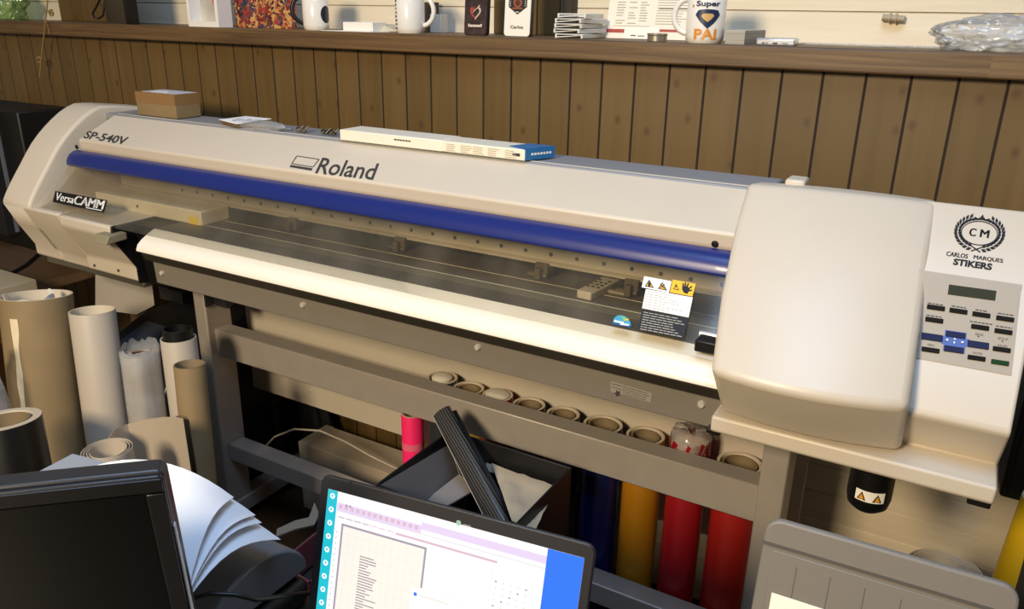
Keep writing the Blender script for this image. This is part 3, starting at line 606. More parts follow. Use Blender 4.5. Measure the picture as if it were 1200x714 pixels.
facepoly(m, f3, [(cxh-w*.15, czh+w*.05), (cxh-w*.02, czh+w*.1), (cxh-w*.03, czh+w*.2), (cxh-w*.14, czh+w*.18)], 1)
m.build('heart_print', [mat('heart_pale', '#c9b6a4', .5), mat('heart_red', '#b0453a', .5)], t, smooth=0)
m = MB(); x_ = w*.2
for ww in (.05, .11, .11, .08, .09, .05): facepoly(m, f3, [(x_, h*.145), (x_+w*ww, h*.145), (x_+w*ww+.001, h*(.185 if ww > .06 else .2)), (x_, h*(.185 if ww > .06 else .2))]); x_ += w*(ww+.02)
m.build('name_print', mat('name_pale', '#d8c9b8', .5), t, smooth=0)
t, f3, w, h = case('white phone case with a black shield and lettering, leaning upright on the ledge', 590, 621, 41, 1.675, mat('case_white', '#efe9dc', .35), mat('case_edge_dark', '#3d372e', .5))
m = MB(); facepoly(m, f3, [(w*.16, h*.46), (w*.5, h*.345), (w*.84, h*.46), (w*.84, h*.93), (w*.16, h*.93)]); m.build('shield_print', inkb, t, smooth=0)
m = MB(); facepoly(m, f3, [(w*(.5+.17*math.cos(a)), h*(.53+.085*math.sin(a))) for a in [k*math.pi/6 for k in range(12)]], 0, -.0018); facepoly(m, f3, [(w*.27, h*.425), (w*.7, h*.425), (w*.66, h*.45), (w*.32, h*.45)], 0, -.0018)
facepoly(m, f3, [(w*(.5+.09*math.cos(a)), h*(.52+.045*math.sin(a))) for a in [k*math.pi/6 for k in range(12)]], 1, -.0022)
for sgn in (-1, 1):
    for k in range(4): facepoly(m, f3, [(w*(.5+sgn*.25), h*(.47+.03*k)), (w*(.5+sgn*.3), h*(.475+.03*k)), (w*(.5+sgn*.29), h*(.487+.03*k))], 2, -.0018)
facepoly(m, f3, [(w*.44, h*.375), (w*.56, h*.375), (w*.56, h*.385), (w*.44, h*.385)], 2, -.0018)
m.build('emblem_print', [mat('emblem_brown', '#8a4a30', .5), mat('emblem_dark', '#4a2015', .5), white], t, smooth=0)
m = MB(); text3(m, 'Carlos', f3(w*.26, h*.125), V((w*.48, 0, 0)), V((0, h*.05*.07, h*.05)), V((0, -1, 0)), bold=.02, off=.0016); m.build('name_lettering', inkb, t, smooth=0)
# stack of white frames
wf = mat('bumper_white', '#dcdcd4', .35)
levels = ('topmost', 'second from the top', 'middle', 'second from the bottom', 'bottom')
a = P(648, 43, y=1.66)
for k in range(5):
    i = 4-k; z = zl1+.0002+k*.0106; ang = math.radians((3, -5, 2, -4, 6)[k]); L_, Wd = .066, .125; c = V((a.x+.034+(0, .002, -.002, .004, .002)[k], 1.725, z))
    ex_ = V((math.cos(ang), math.sin(ang), 0)); ey_ = V((-math.sin(ang), math.cos(ang), 0)); t = thing('phone_bumper', 'white phone bumper case, %s of the stack on the ledge' % levels[i], 'phone case', c, 'stacked white phone bumpers')
    m = MB(); w_ = .0045
    for s in (-1, 1):
        m.obox(c+ex_*s*(L_/2-w_/2)+V((0, 0, .005)), ex_*w_/2, ey_*Wd/2, (0, 0, .0048)); m.obox(c+ey_*s*(Wd/2-w_/2)+V((0, 0, .0085 if s < 0 else .005)), ex_*(L_/2-w_), ey_*w_/2, (0, 0, .0012 if s < 0 else .0048))
    m.build('frame', wf, t, .001)
    m = MB(); m.prism([c-ex_*(L_/2-w_)-ey_*(Wd/2-.002)+V((0, 0, .0015)), c+ex_*(L_/2-w_)-ey_*(Wd/2-.002)+V((0, 0, .006)), c+ex_*(L_/2-w_)-ey_*(Wd/2-.002)+V((0, 0, .008)), c-ex_*(L_/2-w_)-ey_*(Wd/2-.002)+V((0, 0, .0035))], ey_*.003); m.build('corner_brace', wf, t, smooth=0)
    m = MB(); m.obox(c+V((0, .001, .0012)), ex_*(L_/2-w_-.0002), ey_*(Wd/2-w_-.003), (0, 0, .0010)); m.build('insert', mat('bumper_dark', '#2c2a26', .5), t, smooth=0)
# flyer leaning on the wall
pa, pb, pcn = P(709, 40, y=1.79), P(812, 44, y=1.79), None
pa.z = pb.z = zl1+.0005; up_ = V((0, .035, .16)); nfl = V((0, -.16, .035)).normalized(); exf = pb-pa
t = thing('flyer', 'printed white leaflet with red stripes leaning on the wall behind the mug and tin', 'leaflet', pa)
m = MB(); m.prism([pa, pb, pb+up_, pa+up_], -nfl*.0008); m.build('sheet', mat('flyer_white', '#ece4d2', .55), t, smooth=0)
def fl(mb, x0, x1, z0, z1, m=0, off=.0004): mb.prism([pa+exf*x+up_*z+nfl*off for x, z in ((x0, z0), (x1, z0), (x1, z1), (x0, z1))], -nfl*.0003, m)
m = MB(); fl(m, .0, .22, .075, .125); m.build('red_stripe', mat('flyer_red', '#a8403a', .5), t, smooth=0); m = MB(); fl(m, .55, 1, .1, .135); m.build('red_stripe', mat('flyer_red', '#a8403a', .5), t, smooth=0)
m = MB(); rr = random.Random(9)
for k in range(9):
    for c0, c1 in ((.1, .21), (.24, .34), (.37, .47)):
        if rr.random() > .1: fl(m, c0, c0+(c1-c0)*rr.uniform(.6, 1), .20+k*.035, .211+k*.035)
for k in range(11): fl(m, .56, .56+.4*rr.uniform(.7, 1), .20+k*.035, .209+k*.035)
fl(m, .08, .5, .165, .172); fl(m, .08, .3, .53, .57, 1); fl(m, .36, .5, .53, .56, 1); fl(m, .58, .9, .40, .41, 1); fl(m, .3, .36, .035, .05, 1, .0008); fl(m, .38, .46, .032, .044, 1, .0008)
m.build('small_print', [mat('flyer_grey', '#a39b8a', .6), mat('flyer_dark', '#4a463e', .6)], t, smooth=0)
m = MB(); fl(m, .22, .62, .0, .155, 0, .0006); m.build('card', mat('flyer_card', '#f4eee0', .5), t, smooth=0)
c = P(770, 46, y=1.665); c.z = zl1; t = thing('tape_tin', 'small round silver tin on the ledge in front of the leaflet', 'tin', c)
MB().lathe(c, (0, 0, 1), [(.0195, 0), (.0205, .001), (.0205, .011), (.0195, .0118)], 36).build('tin', mat('tin_metal', '#b9b2a2', .3, metal=.8), t, smooth=40)
MB().lathe(c, (0, 0, 1), [(.021, .0119), (.0212, .0125), (.0212, .0155), (.020, .0165)], 36).build('lid', mat('tin_lid', '#c9c3b4', .3, metal=.8), t, smooth=40)
def ledgebox(name, label, cat, pts, h, mats, bevel=.0008):
    q, e = up(pts, h); return tag(MB().prism(q, e).build(name, mats, bevel=bevel), label, cat)
t0 = P(850, 49, y=1.66); t = thing('card_stack', 'neat stack of grey-white cards on the ledge right of the shield mug', 'cards', (t0.x, 1.66, zl1))
q, e = up([(849.5, 49, 1.65), (872, 50, 1.64), (896, 47, 1.76), (874, 46, 1.77)], .0255)
cards = wood('card_edges', '#8d887a', '#bdb8ab', .0016, 0, 2, False, .6, (2, 2, 400), .5)
MB().prism(q, e).build('stack', cards, t, smooth=0); MB().prism([p+e for p in q], (0, 0, .0008)).build('top_card', mat('card_top', '#b4b2aa', .4), t, smooth=0)
q, e = up([(885.5, 53, 1.635), (931, 54.5, 1.635), (936, 50, 1.75), (893, 49, 1.75)], .013); t = thing('mobile_phone', 'silver mobile phone lying flat on the ledge', 'phone', q[0])
MB().prism(q, e).build('body', mat('phone_silver', '#c9ccd2', .25, metal=.6), t, .003, 3)
MB().prism([q[0]*.94+q[2]*.06+e, q[1]*.94+q[3]*.06+e, q[2]*.95+q[0]*.05+e, q[3]*.95+q[1]*.05+e], (0, 0, .0004)).build('screen', mat('phone_glass', '#70747c', .1), t, smooth=0)
m = MB(); d_ = q[1]-q[0]
for a_, b_ in ((.16, .22), (.25, .27), (.29, .31), (.44, .56), (.68, .70), (.72, .74), (.76, .78), (.80, .82)): m.prism([q[0]+d_*a_+V((0, -.0004, .003)), q[0]+d_*b_+V((0, -.0004, .003)), q[0]+d_*b_+V((0, -.0004, .0058)), q[0]+d_*a_+V((0, -.0004, .0058))], (0, .0003, 0))
m.build('ports', ink, t, smooth=0)
a = P(938, 50, y=1.78); b_ = P(1128, 57, y=1.78); tag(MB().box(a.x, b_.x, 1.785, 1.80, zl1, zl1+.004).build('clear_strip', film, smooth=0), 'thin clear plastic strip lying along the back of the ledge', 'strip')
t = thing('wall_clip', 'small painted clip with a pipe end on the pale wall boards', 'clip', P(1047, 21, y=YU-.01))
a, b_ = P(1034, 20.5, y=YU-.012), P(1060, 22.5, y=YU-.012); clipm = mat('clip_cream', '#a5977a', .5)
MB().tube([a, b_], .0068, 14).build('pipe', clipm, t, smooth=50)
for s in (.35, .62): c = a.lerp(b_, s); MB().tube([c-V((.002, 0, 0)), c+V((.002, 0, 0))], .0095, 14).build('band', clipm, t, smooth=50)
# ================================================================ things on top of the printer
dz = ZC-.2715
t = thing('cardboard_box', 'small brown cardboard box taped shut on top of the printer', 'box', (-1.89, 1.43, dz))
MB().box(-1.967, -1.81, 1.392, 1.47, dz, ZC-.2105).build('carton', kraft, t, .0015)
MB().box(-1.9672, -1.8098, 1.3914, 1.4706, ZC-.238, ZC-.2103).build('tape', mat('brown_tape', '#8a6a42', .35), t, smooth=0)
MB().box(-1.95, -1.815, 1.40, 1.468, ZC-.2102, ZC-.2096).build('top_label', mat('box_label', '#c9ccd6', .5), t, smooth=0)
m = MB(); m.box(-1.925, -1.86, 1.41, 1.415, ZC-.2095, ZC-.2092); m.box(-1.925, -1.88, 1.425, 1.43, ZC-.2095, ZC-.2092); m.build('label_marks', white, t, smooth=0)
x0, x1 = -1.227, -.752; yb0, yb1 = 1.362, 1.435; zb0, zb1 = dz+.0005, ZC-.2475; XB = x0+.27*(x1-x0)*2
t = thing('long_box', 'long flat white box with a blue end lying on top of the printer', 'box', (-1, 1.39, zb0)); lbw = mat('box_white', '#ece5d2', .45)
def longhex(xa, xb, ins=0, sk=0): return [V((xa, yb0+ins, zb0+ins*.3)), V((xb, yb0+ins, zb0+ins*.3)), V((xb+sk, yb1-ins, zb0+ins*.3)), V((xa, yb1-ins, zb0+ins*.3)), V((xa, yb0+ins, zb1-ins)), V((xb, yb0+ins, zb1-ins)), V((xb+sk, yb1-ins, zb1-ins)), V((xa, yb1-ins, zb1-ins))]
MB().hexa(longhex(x0, x1-.004, .0012, .03)).build('tray', lbw, t, .002)
MB().hexa(longhex(x0-.0005, -.952)).build('sleeve', mat('sleeve_white', '#efe8d6', .4), t, .002)
MB().hexa([V((x1-.05, yb0+.02, zb1-.001)), V((x1-.004, yb0+.001, zb1-.001)), V((x1+.026, yb1-.001, zb1-.001)), V((x1-.03, yb1-.001, zb1-.001)), V((x1-.05, yb0+.02, zb1+.0002)), V((x1-.004, yb0+.001, zb1+.0002)), V((x1+.026, yb1-.001, zb1+.0002)), V((x1-.03, yb1-.001, zb1+.0002))]).build('blue_top', mat('box_blue', '#2a6fa8', .4), t, smooth=0)
a_, b_ = V((x1-.0035, yb0+.002, zb0+.001)), V((x1+.0265, yb1-.002, zb0+.001)); hz = V((0, 0, zb1-zb0-.002)); ne = (b_-a_).cross(hz).normalized()
MB().prism([a_, b_, b_+hz, a_+hz], ne*.0006).build('blue_end', MATS['box_blue'], t, smooth=0)
m = MB(); d_ = b_-a_
for k in range(7): s = .2+k*.1; m.prism([a_+d_*s+hz*.42+ne*.001, a_+d_*(s+.07)+hz*.42+ne*.001, a_+d_*(s+.07)+hz*.62+ne*.001, a_+d_*s+hz*.62+ne*.001], ne*.0003)
m.build('end_print', white, t, smooth=0)
m = MB(); rr = random.Random(4); yq = yb0-.0004
def dash(xa, xb, z, h_, m_=0): m.box(xa, xb, yq, yq+.0003, z, z+h_, m_)
for k in range(6): dash(-1.075+k*.0075, -1.075+k*.0075+.006, zb0+.013, .003, 1)
for gx in (-.94, -.905, -.875, -.84, -.80):
    for r_ in range(4): dash(gx, gx+rr.uniform(.018, .028), zb0+.004+r_*.0042, .0012)
yq = yb0+.0007
dash(-.783, -.766, zb0+.008, .006, 1)
m.build('side_print', [mat('print_pale_grey', '#b5ad9c', .6), ink], t, smooth=0)
# packet, tray and loose clips
p = P(285, 150, y=1.43); t = thing('small_carton', 'flattened white carton lying on the printer beside the cardboard box', 'carton', (p.x, 1.43, dz))
c = P(285, 143, y=1.44); m = MB(); m.sheet([[P(256.5, 140.5, y=1.378), P(277, 145.5, y=1.366)], [P(288, 136.5, y=1.44), P(318, 139.5, y=1.43)]], .001); m.build('flap', mat('carton_white', '#f4f4f6', .5), t, smooth=0)
a_, b_, c_ = P(257, 141, y=1.379), P(277, 146, y=1.367), P(317.5, 140.2, y=1.43)
m = MB(); m.prism([a_, b_, V((b_.x, b_.y+.003, dz)), V((a_.x+.01, a_.y+.003, dz))], (0, .0015, 0)); m.prism([b_, c_, V((c_.x, c_.y, dz)), V((b_.x, b_.y+.003, dz))], (-.0015, .001, 0)); m.build('side', mat('carton_brown', '#6a5540', .7), t, smooth=0)
p = P(306, 154, y=1.392); p.z = dz; blob('plastic_packet', 'crinkled clear plastic packet on the printer in front of the flattened carton', 'packet', p, (.085, .018, .012), film, .4, 8, 4, freq=2)
for nm, lab, u, v, y, L_ in (('metal_clip', 'black and silver metal clip on the flattened carton on the printer', 302, 141, 1.44, .05), ('screw_bundle', 'small loose dark screws on the printer between carton and long box', 354, 158, 1.405, .03), ('metal_clip', 'dark metal clip lying beside the left end of the long white box', 386, 159, 1.41, .045)):
    p = P(u, v, y=y); z0 = dz if nm == 'screw_bundle' or u > 350 else p.z-.008
    t = thing(nm, lab, 'hardware', (p.x, y, z0)); rr = random.Random(u)
    m = MB(); m.tube([V((p.x-L_*.5, y, z0+.006)), V((p.x+L_*.1, y+.006, z0+.007)), V((p.x+L_*.5, y-.004, z0+.005))], [.005, .006, .003], 8); m.build('clip_body', black, t, smooth=40)
    m = MB()
    for k in range(4): x_ = p.x-L_*.4+L_*.27*k; m.tube([V((x_, y-.006, z0+.003)), V((x_+.008, y+.004, z0+.012+.003*(k % 2)))], .0022, 7)
    m.build('pin', mat('dull_metal', '#a39a86', .35, metal=.8), t, smooth=40)
# remote control and carriage plate inside the printer
a, b_ = P(684, 344, z=-.478), P(729, 321, z=-.478); d_ = (b_-a); d_.z = 0; L_ = d_.length; d_.normalize(); s_ = V((-d_.y, d_.x, 0)); c = (a+b_)/2; zp = ZC-.4903; w_ = .019
t = thing('remote_control', 'grey remote control with black buttons lying on the platen under the clear cover', 'remote', V((c.x, c.y, zp)))
def rp_(x, y, z): return V((c.x, c.y, zp+z))+d_*x+s_*y
out = [(-L_/2, -w_*.8), (L_/2-.03, -w_), (L_/2-.008, -w_*.85), (L_/2, -w_*.4), (L_/2, w_*.4), (L_/2-.008, w_*.85), (L_/2-.03, w_), (-L_/2, w_*.8)]
MB().prism([rp_(x, y, 0) for x, y in out], (0, 0, .016)).build('body', mat('remote_grey', '#b9af98', .45), t, .003, 3)
for i in range(4):
    for j in (-1, 0, 1):
        if (i, j) == (3, 0): continue
        q = rp_(-L_*.27+i*.0145, j*.0105, .016); MB().lathe(q, (0, 0, 1), [(.0033, 0), (.0033, .0012), (.002, .0016)], 10).build('button', inkb, t)
MB().lathe(rp_(L_*.27, 0, .016), (0, 0, 1), [(.011, 0), (.011, .001), (.005, .0016)], 20).build('button', inkb, t)
a = P(722, 344, z=-.4903); t = thing('tool_tray', 'flat dark tray lying on the platen beside the remote control', 'tray', V((a.x, a.y, zp)))
q = [P(u, v, z=-.4903) for u, v in ((710, 343), (735, 348), (746, 333), (724, 328))]
MB().prism(q, (0, 0, .006)).build('tray', mat('tray_beige', '#8d846f', .5), t, .001); cq = sum(q, V())/4
MB().prism([cq+(p-cq)*.82+V((0, 0, .006)) for p in q], (0, 0, .0006)).build('inset', mat('tray_dark', '#3f3a30', .5, noise=.4, nscale=200), t, smooth=0)
# ================================================================ rolls
def vmat(name, col, rough=.4): return mat(name, col, rough, noise=.03, nscale=8)
kraftin = mat('kraft_tube', '#7f6d50', .7, noise=.06, nscale=20); creamin = mat('cream_liner', '#c6b9a2', .6)
def roll(label, top, bot, R, sheet, inner, core=None, wall=.006, layers=2, depth=.16, name='vinyl_roll', group=None, cat='roll', corer=None):
    """a roll of sheet vinyl standing on end: wound sheet (hollow) on a cardboard core"""
    top, bot = V(top), V(bot); ax = (top-bot).normalized(); L_ = (top-bot).length
    t = thing(name, label, cat, bot, group)
    MB().lathe(bot, ax, [(R*.6, 0), (R, 0), (R, L_-.0015), (R-.0008, L_), (R-wall*.45, L_-.0004), (R-wall*.5, L_-.004), (R-wall*.55, L_-.0004), (R-wall, L_), (R-wall, L_-depth), (.001, L_-depth)], 48).build('sheet', [sheet], t, smooth=40)
    MB().lathe(bot, ax, [(R-.0006, L_-.0006), (R-.0004, L_+.0006), (R-wall+.0002, L_+.0006), (R-wall-.0006, L_-.002), (R-wall-.0006, L_-depth+.002)], 48, cap=False).build('liner', inner, t, smooth=40) if inner else None
    if core:
        rc = corer or R-wall-.004
        MB().lathe(bot, ax, [(rc, L_-depth+.001), (rc, L_-.001), (rc-.0035, L_-.001), (rc-.0035, L_-depth+.001)], 40, close=True).build('core', core, t, smooth=40)
    return t
def standing(u, v, y, lean=(0, 0), zf=0):
    p = P(u, v, y=y); return p, V((p.x+lean[0], p.y+lean[1], zf))
# row of rolls between crossbeam and rear plate
row = [(518, 436, .036, '#2b2f33', creamin, None, 'dark grey vinyl roll with a white inner sheet, leftmost of the row behind the crossbeam'),
 (549, 448, .036, '#9a8226', creamin, kraftin, 'cream-lined olive yellow roll, second from the left behind the crossbeam'),
 (583, 456, .035, '#8a2030', creamin, 'cap', 'roll with a white covered top end, third from the left behind the crossbeam'),
 (620, 467, .036, '#2a2a30', creamin, kraftin, 'cream-lined roll right of the white-topped roll behind the crossbeam'),
 (660, 478, .036, '#2b2733', creamin, kraftin, 'cream-lined roll fifth from the left behind the crossbeam'),
 (707, 490, .041, '#0c1750', creamin, kraftin, 'blue vinyl roll between the fifth cream-lined roll and the orange-yellow one'),
 (757, 503, .039, '#a8700f', creamin, kraftin, 'orange-yellow vinyl roll standing left of the two red rolls'),
 (810, 512, .038, '#96151f', creamin, 'wrap', 'red vinyl roll with crumpled plastic over its top end'),
 (868, 535, .043, '#9c1e19', creamin, kraftin, 'bright red vinyl roll next to the right leg of the stand')]
for u, v, R, col, inn, core, lab in row:
    p = P(u, v, y=1.367); p.z -= .015; top = V((p.x, 1.367, p.z)); bot = V((p.x, 1.367, 0))
    sh = vmat('vinyl_'+col[1:], col, .32)
    t = roll(lab, top, bot, R, sh, inn, core if core not in ('cap', 'wrap') else None, .006, group='vinyl rolls standing behind the crossbeam')
    L_ = p.z
    if core == 'cap' or u == 518:
        r_ = R-.007 if u != 518 else R-.012
        MB().lathe(bot, (0, 0, 1), [(r_, L_-.08), (r_, L_+.002), (r_*.8, L_+.006), (r_*.3, L_+.008)], 32).build('end_cover', mat('cover_white', '#d6cfc0', .6, bump=.6, nscale=40), t, smooth=40)
    if core == 'wrap':
        m = MB(); rr = random.Random(2); n = 36; rings = []
        for r_, h in ((R+.001, -.03), (R+.002, .0), (R+.001, .018), (R*.93, .03), (R*.6, .034), (R*.2, .03)):
            rings.append([(bot+V((r_*(1+rr.uniform(-.06, .06))*math.cos(2*math.pi*k/n), r_*(1+rr.uniform(-.06, .06))*math.sin(2*math.pi*k/n), L_+h+rr.uniform(-.006, .006)))) for k in range(n)])
        vs = sum(rings, []); m.add(vs, [(i*n+k, i*n+(k+1) % n, (i+1)*n+(k+1) % n, (i+1)*n+k) for i in range(5) for k in range(n)]); m.build('plastic_wrap', clear('wrap_film', '#f2ece8', .35, .4, .2, '#d8cfca', .5), t, smooth=70)
        m = MB(); m.add(vs[:3*n], [(i*n+k, i*n+(k+1) % n, (i+1)*n+(k+1) % n, (i+1)*n+k) for i in range(2) for k in range(n)]); m.v = [p_+V((0, 0, -.004)) for p_ in m.v]; m.build('red_collar', sh, t, smooth=60)
# pink roll in front, navy roll beside it
p = P(483, 484, y=1.352); pink = mat('vinyl_pink', '#ff2a72', .4)
t = roll('hot pink vinyl roll with a strip of tape around it, under the crossbeam', V((p.x, 1.352, p.z)), V((p.x, 1.352, 0)), .0265, pink, creamin, None, .0045, group=None)
m = MB(); pz = P(480, 528, y=1.32).z; m.lathe((p.x, 1.352, 0), (0, 0, 1), [(.0272, pz-.009), (.0272, pz+.009)], 40, cap=False); m.build('tape', mat('tape_pink', '#f0708a', .35), t, smooth=40)
p = P(506, 492, y=1.385); roll('dark navy roll standing close behind the hot pink roll', V((p.x+.012, 1.39, p.z)), V((p.x+.012, 1.39, 0)), .019, vmat('vinyl_navy', '#10121f', .4), None, None, .004)
# rolls at the left
def leftroll(label, u, v, y, R, lean, sheet, inner, core=None, **k):
    p = P(u, v, y=y); return roll(label, p, V((p.x+lean[0], p.y+lean[1], 0)), R, sheet, inner, core, **k), p
t, p = leftroll('tall wide roll wrapped in torn kraft paper at the far left', 42, 346, .98, .078, (.06, -.10), kraft, creamin, None, wall=.004, depth=.3, name='paper_roll')
ax = (p-V((p.x+.06, p.y-.10, 0))).normalized()
m = MB(); R = .078
for a0, h0, h1, w0, w1 in ((1, 0, 0, 0, 0),):
    g = []
    for k in range(15):
        h = -.03-k*.032; an = .39+.008*math.sin(k*2.2); wd = .12 if k < 2 else .085+.02*math.sin(k*1.7)
        c = p+ax*h; row_ = []
        for j in range(5):
            a_ = an-wd+wd*2*j/4; row_.append(c+V((math.sin(a_), -math.cos(a_), 0))*(R+.0012))
        g.append(row_)
m.sheet(g, .0008); m.build('torn_strip', mat('torn_cream', '#e2d2b0', .7, noise=.06, nscale=60), t, smooth=50)
m = MB(); g = []
for k in range(22):
    a_ = -2.6+k*.2; r_ = .070-.0018*k; g.append([p+V((r_*math.cos(a_), r_*math.sin(a_), -.14)), p+V((r_*math.cos(a_), r_*math.sin(a_), .004+.004*math.sin(k)))])
m.sheet(g, .0008); m.build('curled_sheet', mat('sheet_white_cool', '#e4e2e0', .5), t, smooth=60)
leftroll('tall plain cream vinyl roll right of the kraft-wrapped roll', 108, 364, 1.02, .050, (.045, -.06), creamp, creamin, None, wall=.0035, depth=.2)
t, p = leftroll('cream roll wrapped in clear plastic with a brown core', 164, 414, 1.04, .0415, (.04, -.05), mat('vinyl_wrapped', '#a89d8a', .3), mat('core_grey', '#8d8272', .5), mat('core_brown', '#5a4030', .7), wall=.014, depth=.2)
m = MB(); rr = random.Random(6); n = 40; ax = (p-V((p.x+.04, p.y-.05, 0))).normalized(); rings = []
for r_, h in ((.0425, -.62), (.043, -.03), (.0435, 0), (.042, .012)):
    rings += [p+ax*(h+(rr.uniform(0, .012) if h >= 0 else 0))+V((math.cos(2*math.pi*k/n), math.sin(2*math.pi*k/n), 0))*r_*(1+rr.uniform(-.03, .03)*(h > -.02)) for k in range(n)]
m.add(rings, [(i*n+k, i*n+(k+1) % n, (i+1)*n+(k+1) % n, (i+1)*n+k) for i in range(3) for k in range(n)]); m.build('plastic_wrap', film, t, smooth=60)
t, p = leftroll('loosely rolled cream sheet around a protruding black tube', 209, 396, 1.10, .040, (.03, -.03), creamp, creamin, None, wall=.003, depth=.2)
b0 = V((p.x+.03, p.y-.03, 0)); ax = (p-b0).normalized(); L_ = (p-b0).length
MB().lathe(b0, ax, [(.033, L_-.25), (.033, L_+.022), (.030, L_+.024), (.028, L_+.0235), (.028, L_-.1), (.002, L_-.1)], 36).build('tube', black, t, smooth=40)
m = MB(); g = []
for k in range(10):
    a_ = 3.4-k*.12; r_ = .041+.0018*k; g.append([p+V((r_*math.cos(a_), r_*math.sin(a_), -.5+.03*k)), p+V((r_*math.cos(a_), r_*math.sin(a_), .012-.004*k))])
m.sheet(g, .0007); m.build('loose_edge', creamp, t, smooth=60)
leftroll('narrow empty kraft cardboard tube in front of the left stand leg', 222, 427, 1.03, .0335, (.035, -.05), kraft, kraftin, None, wall=.0035, depth=.3, name='cardboard_tube', cat='tube')
t, p = leftroll('thick black vinyl roll with a cream inside at the left edge', 5, 492, .74, .068, (.06, -.04), mat('vinyl_black', '#0d0c0b', .35), creamin, kraftin, wall=.016, depth=.2, corer=.046)
def spiral(name, label, c, r0, r1, turns, a_end, h, m_, th=.0009, lean=(0, 0)):
    t = thing(name, label, 'roll', (c.x, c.y, c.z-h)); g = []; n = int(turns*40)
    for k in range(n+1):
        a_ = a_end-turns*2*math.pi*(1-k/n); r_ = r0+(r1-r0)*k/n; g.append([V((c.x+lean[0]+r_*math.cos(a_), c.y+lean[1]+r_*math.sin(a_), c.z-h)), V((c.x+r_*math.cos(a_), c.y+r_*math.sin(a_), c.z))])
    MB().sheet(g, th).build('sheet', m_, t, smooth=70); return t
c = P(126, 527, y=.74); spiral('vinyl_roll', 'loosely coiled cream roll right of the black roll', c, .030, .046, 3.3, -.3, c.z, creamp, lean=(.02, 0))
c = P(172, 520, y=.83); c.z = P(200, 495, y=.87).z; t = thing('vinyl_sheet', 'wide curved cream sheet standing behind the coiled cream roll', 'sheet', (c.x, c.y, 0)); g = []
for u, v, y in ((128, 512, .80), (135, 503, .86), (150, 497, .89), (170, 492, .89), (190, 489, .885), (206, 489, .86), (214, 491, .84)):
    q = P(u, v, y=y); g.append([V((q.x+.01, q.y, 0)), q])
MB().sheet(g, .001).build('sheet', creamp, t, smooth=70)
g = []
for u, v, y in ((206, 488, .875), (212, 487, .885), (218, 488, .88), (221, 492, .865)):
    q = P(u, v, y=y); g.append([V((q.x+.02, q.y, 0)), q])
MB().sheet(g, .001).build('rolled_edge', kraftin, t, smooth=70)
p = P(-10, 470, y=.81); p.z = 0; blob('plastic_bag', 'clear plastic bag with a purple print beside the kraft-wrapped roll', 'bag', p, (.05, .045, .40), film, .22, 11, 5, freq=1.8)
# ================================================================ far left: low table, speaker, small printer
t = thing('side_table', 'low brown table behind the rolls at the left', 'table', (-2.9, 1.35, 0)); tw = mat('table_brown', '#5f4a36', .4, noise=.15, nscale=6, stretch=(1, 8, 1))
zt = P(30, 315, y=1.2).z; zt = .60
MB().box(-3.9, -2.36, 1.0, 1.64, zt-.03, zt).build('table_top', tw, t, .003)
for x_, y_ in ((-3.86, 1.04), (-2.40, 1.04), (-3.86, 1.6), (-2.40, 1.6)): MB().box(x_-.025, x_+.025, y_-.025, y_+.025, 0, zt-.03).build('leg', tw, t, .002)
t = thing('speaker_box', 'tall black speaker box behind the left end of the printer', 'speaker', (-3.1, 1.5, zt))
xa = P(36, 140, y=1.48).x; xb = P(10, 140, y=1.48).x
MB().box(xb+.002, xa, 1.44, 1.62, zt+.05, P(30, 131, y=1.46).z).build('cabinet', mat('speaker_black', '#0e0d0d', .5), t, .006)
MB().box(xb-.36, xb, 1.40, 1.62, zt+.05, P(5, 130, y=1.44).z).build('front_grille', mat('grille_black', '#131212', .7), t, .006)
MB().box(xb-.30, xa-.02, 1.45, 1.6, zt, zt+.05).build('plinth', black, t, .004)
MB().box(xb, xb+.002, 1.43, 1.61, zt+.06, P(8, 131, y=1.44).z).build('edge_strip', mat('strip_grey', '#6e6e70', .4), t, smooth=0)
m = MB(); m.tube([P(-20, 330, z=zt-ZC+.006), P(10, 322, z=zt-ZC+.006), P(30, 311, z=zt-ZC+.006), P(44, 299, z=zt-ZC+.006), P(52, 285, z=zt-ZC+.006)], .005, 8); tag(m.build('black_cable', black, smooth=60), 'black cable curving across the low brown table', 'cable')
a = P(60, 325, z=zt-ZC); tag(MB().box(a.x-.22, a.x+.12, 1.02, 1.20, zt, zt+.045).build('flat_carton', mat('carton_cream', '#a89a80', .6), bevel=.002), 'flat beige carton lying on the low brown table', 'carton')
t = thing('office_printer', 'low black office printer with a white sheet standing behind the plain rolls', 'printer', (-1.86, 1.4, 0))
zz = P(180, 375, y=1.3).z; opb = mat('office_black', '#17181b', .35)
MB().box(-2.0, -1.68, 1.16, 1.50, 0, .28).build('pedestal', mat('pedestal_black', '#0f0f10', .6), t, .004)
MB().prof([(1.14, .28-ZC), (1.54, .28-ZC), (1.54, zz-ZC), (1.34, zz-ZC), (1.18, zz-.06-ZC), (1.14, zz-.12-ZC)], -1.99, -1.675).build('body', opb, t, .01)
MB().prof([(1.19, zz-.052-ZC), (1.30, zz-.012-ZC), (1.30, zz-.008-ZC), (1.19, zz-.046-ZC)], -1.93, -1.74).build('output_tray', mat('tray_bluegrey', '#39414e', .3), t, .002)
g = [[P(112, 362, y=1.38), P(160, 369, y=1.34), P(181, 358, y=1.40)], [P(112, 316, y=1.44), P(150, 330, y=1.44), P(178, 330, y=1.46)]]
MB().sheet(g, .0008).build('paper', mat('paper_grey', '#bdb6ab', .6), t, smooth=50)
m = MB(); q = P(186, 340, y=1.42); m.box(q.x, q.x+.10, 1.42, 1.46, zz, P(186, 336, y=1.42).z); m.build('rear_panel', opb, t, .003)
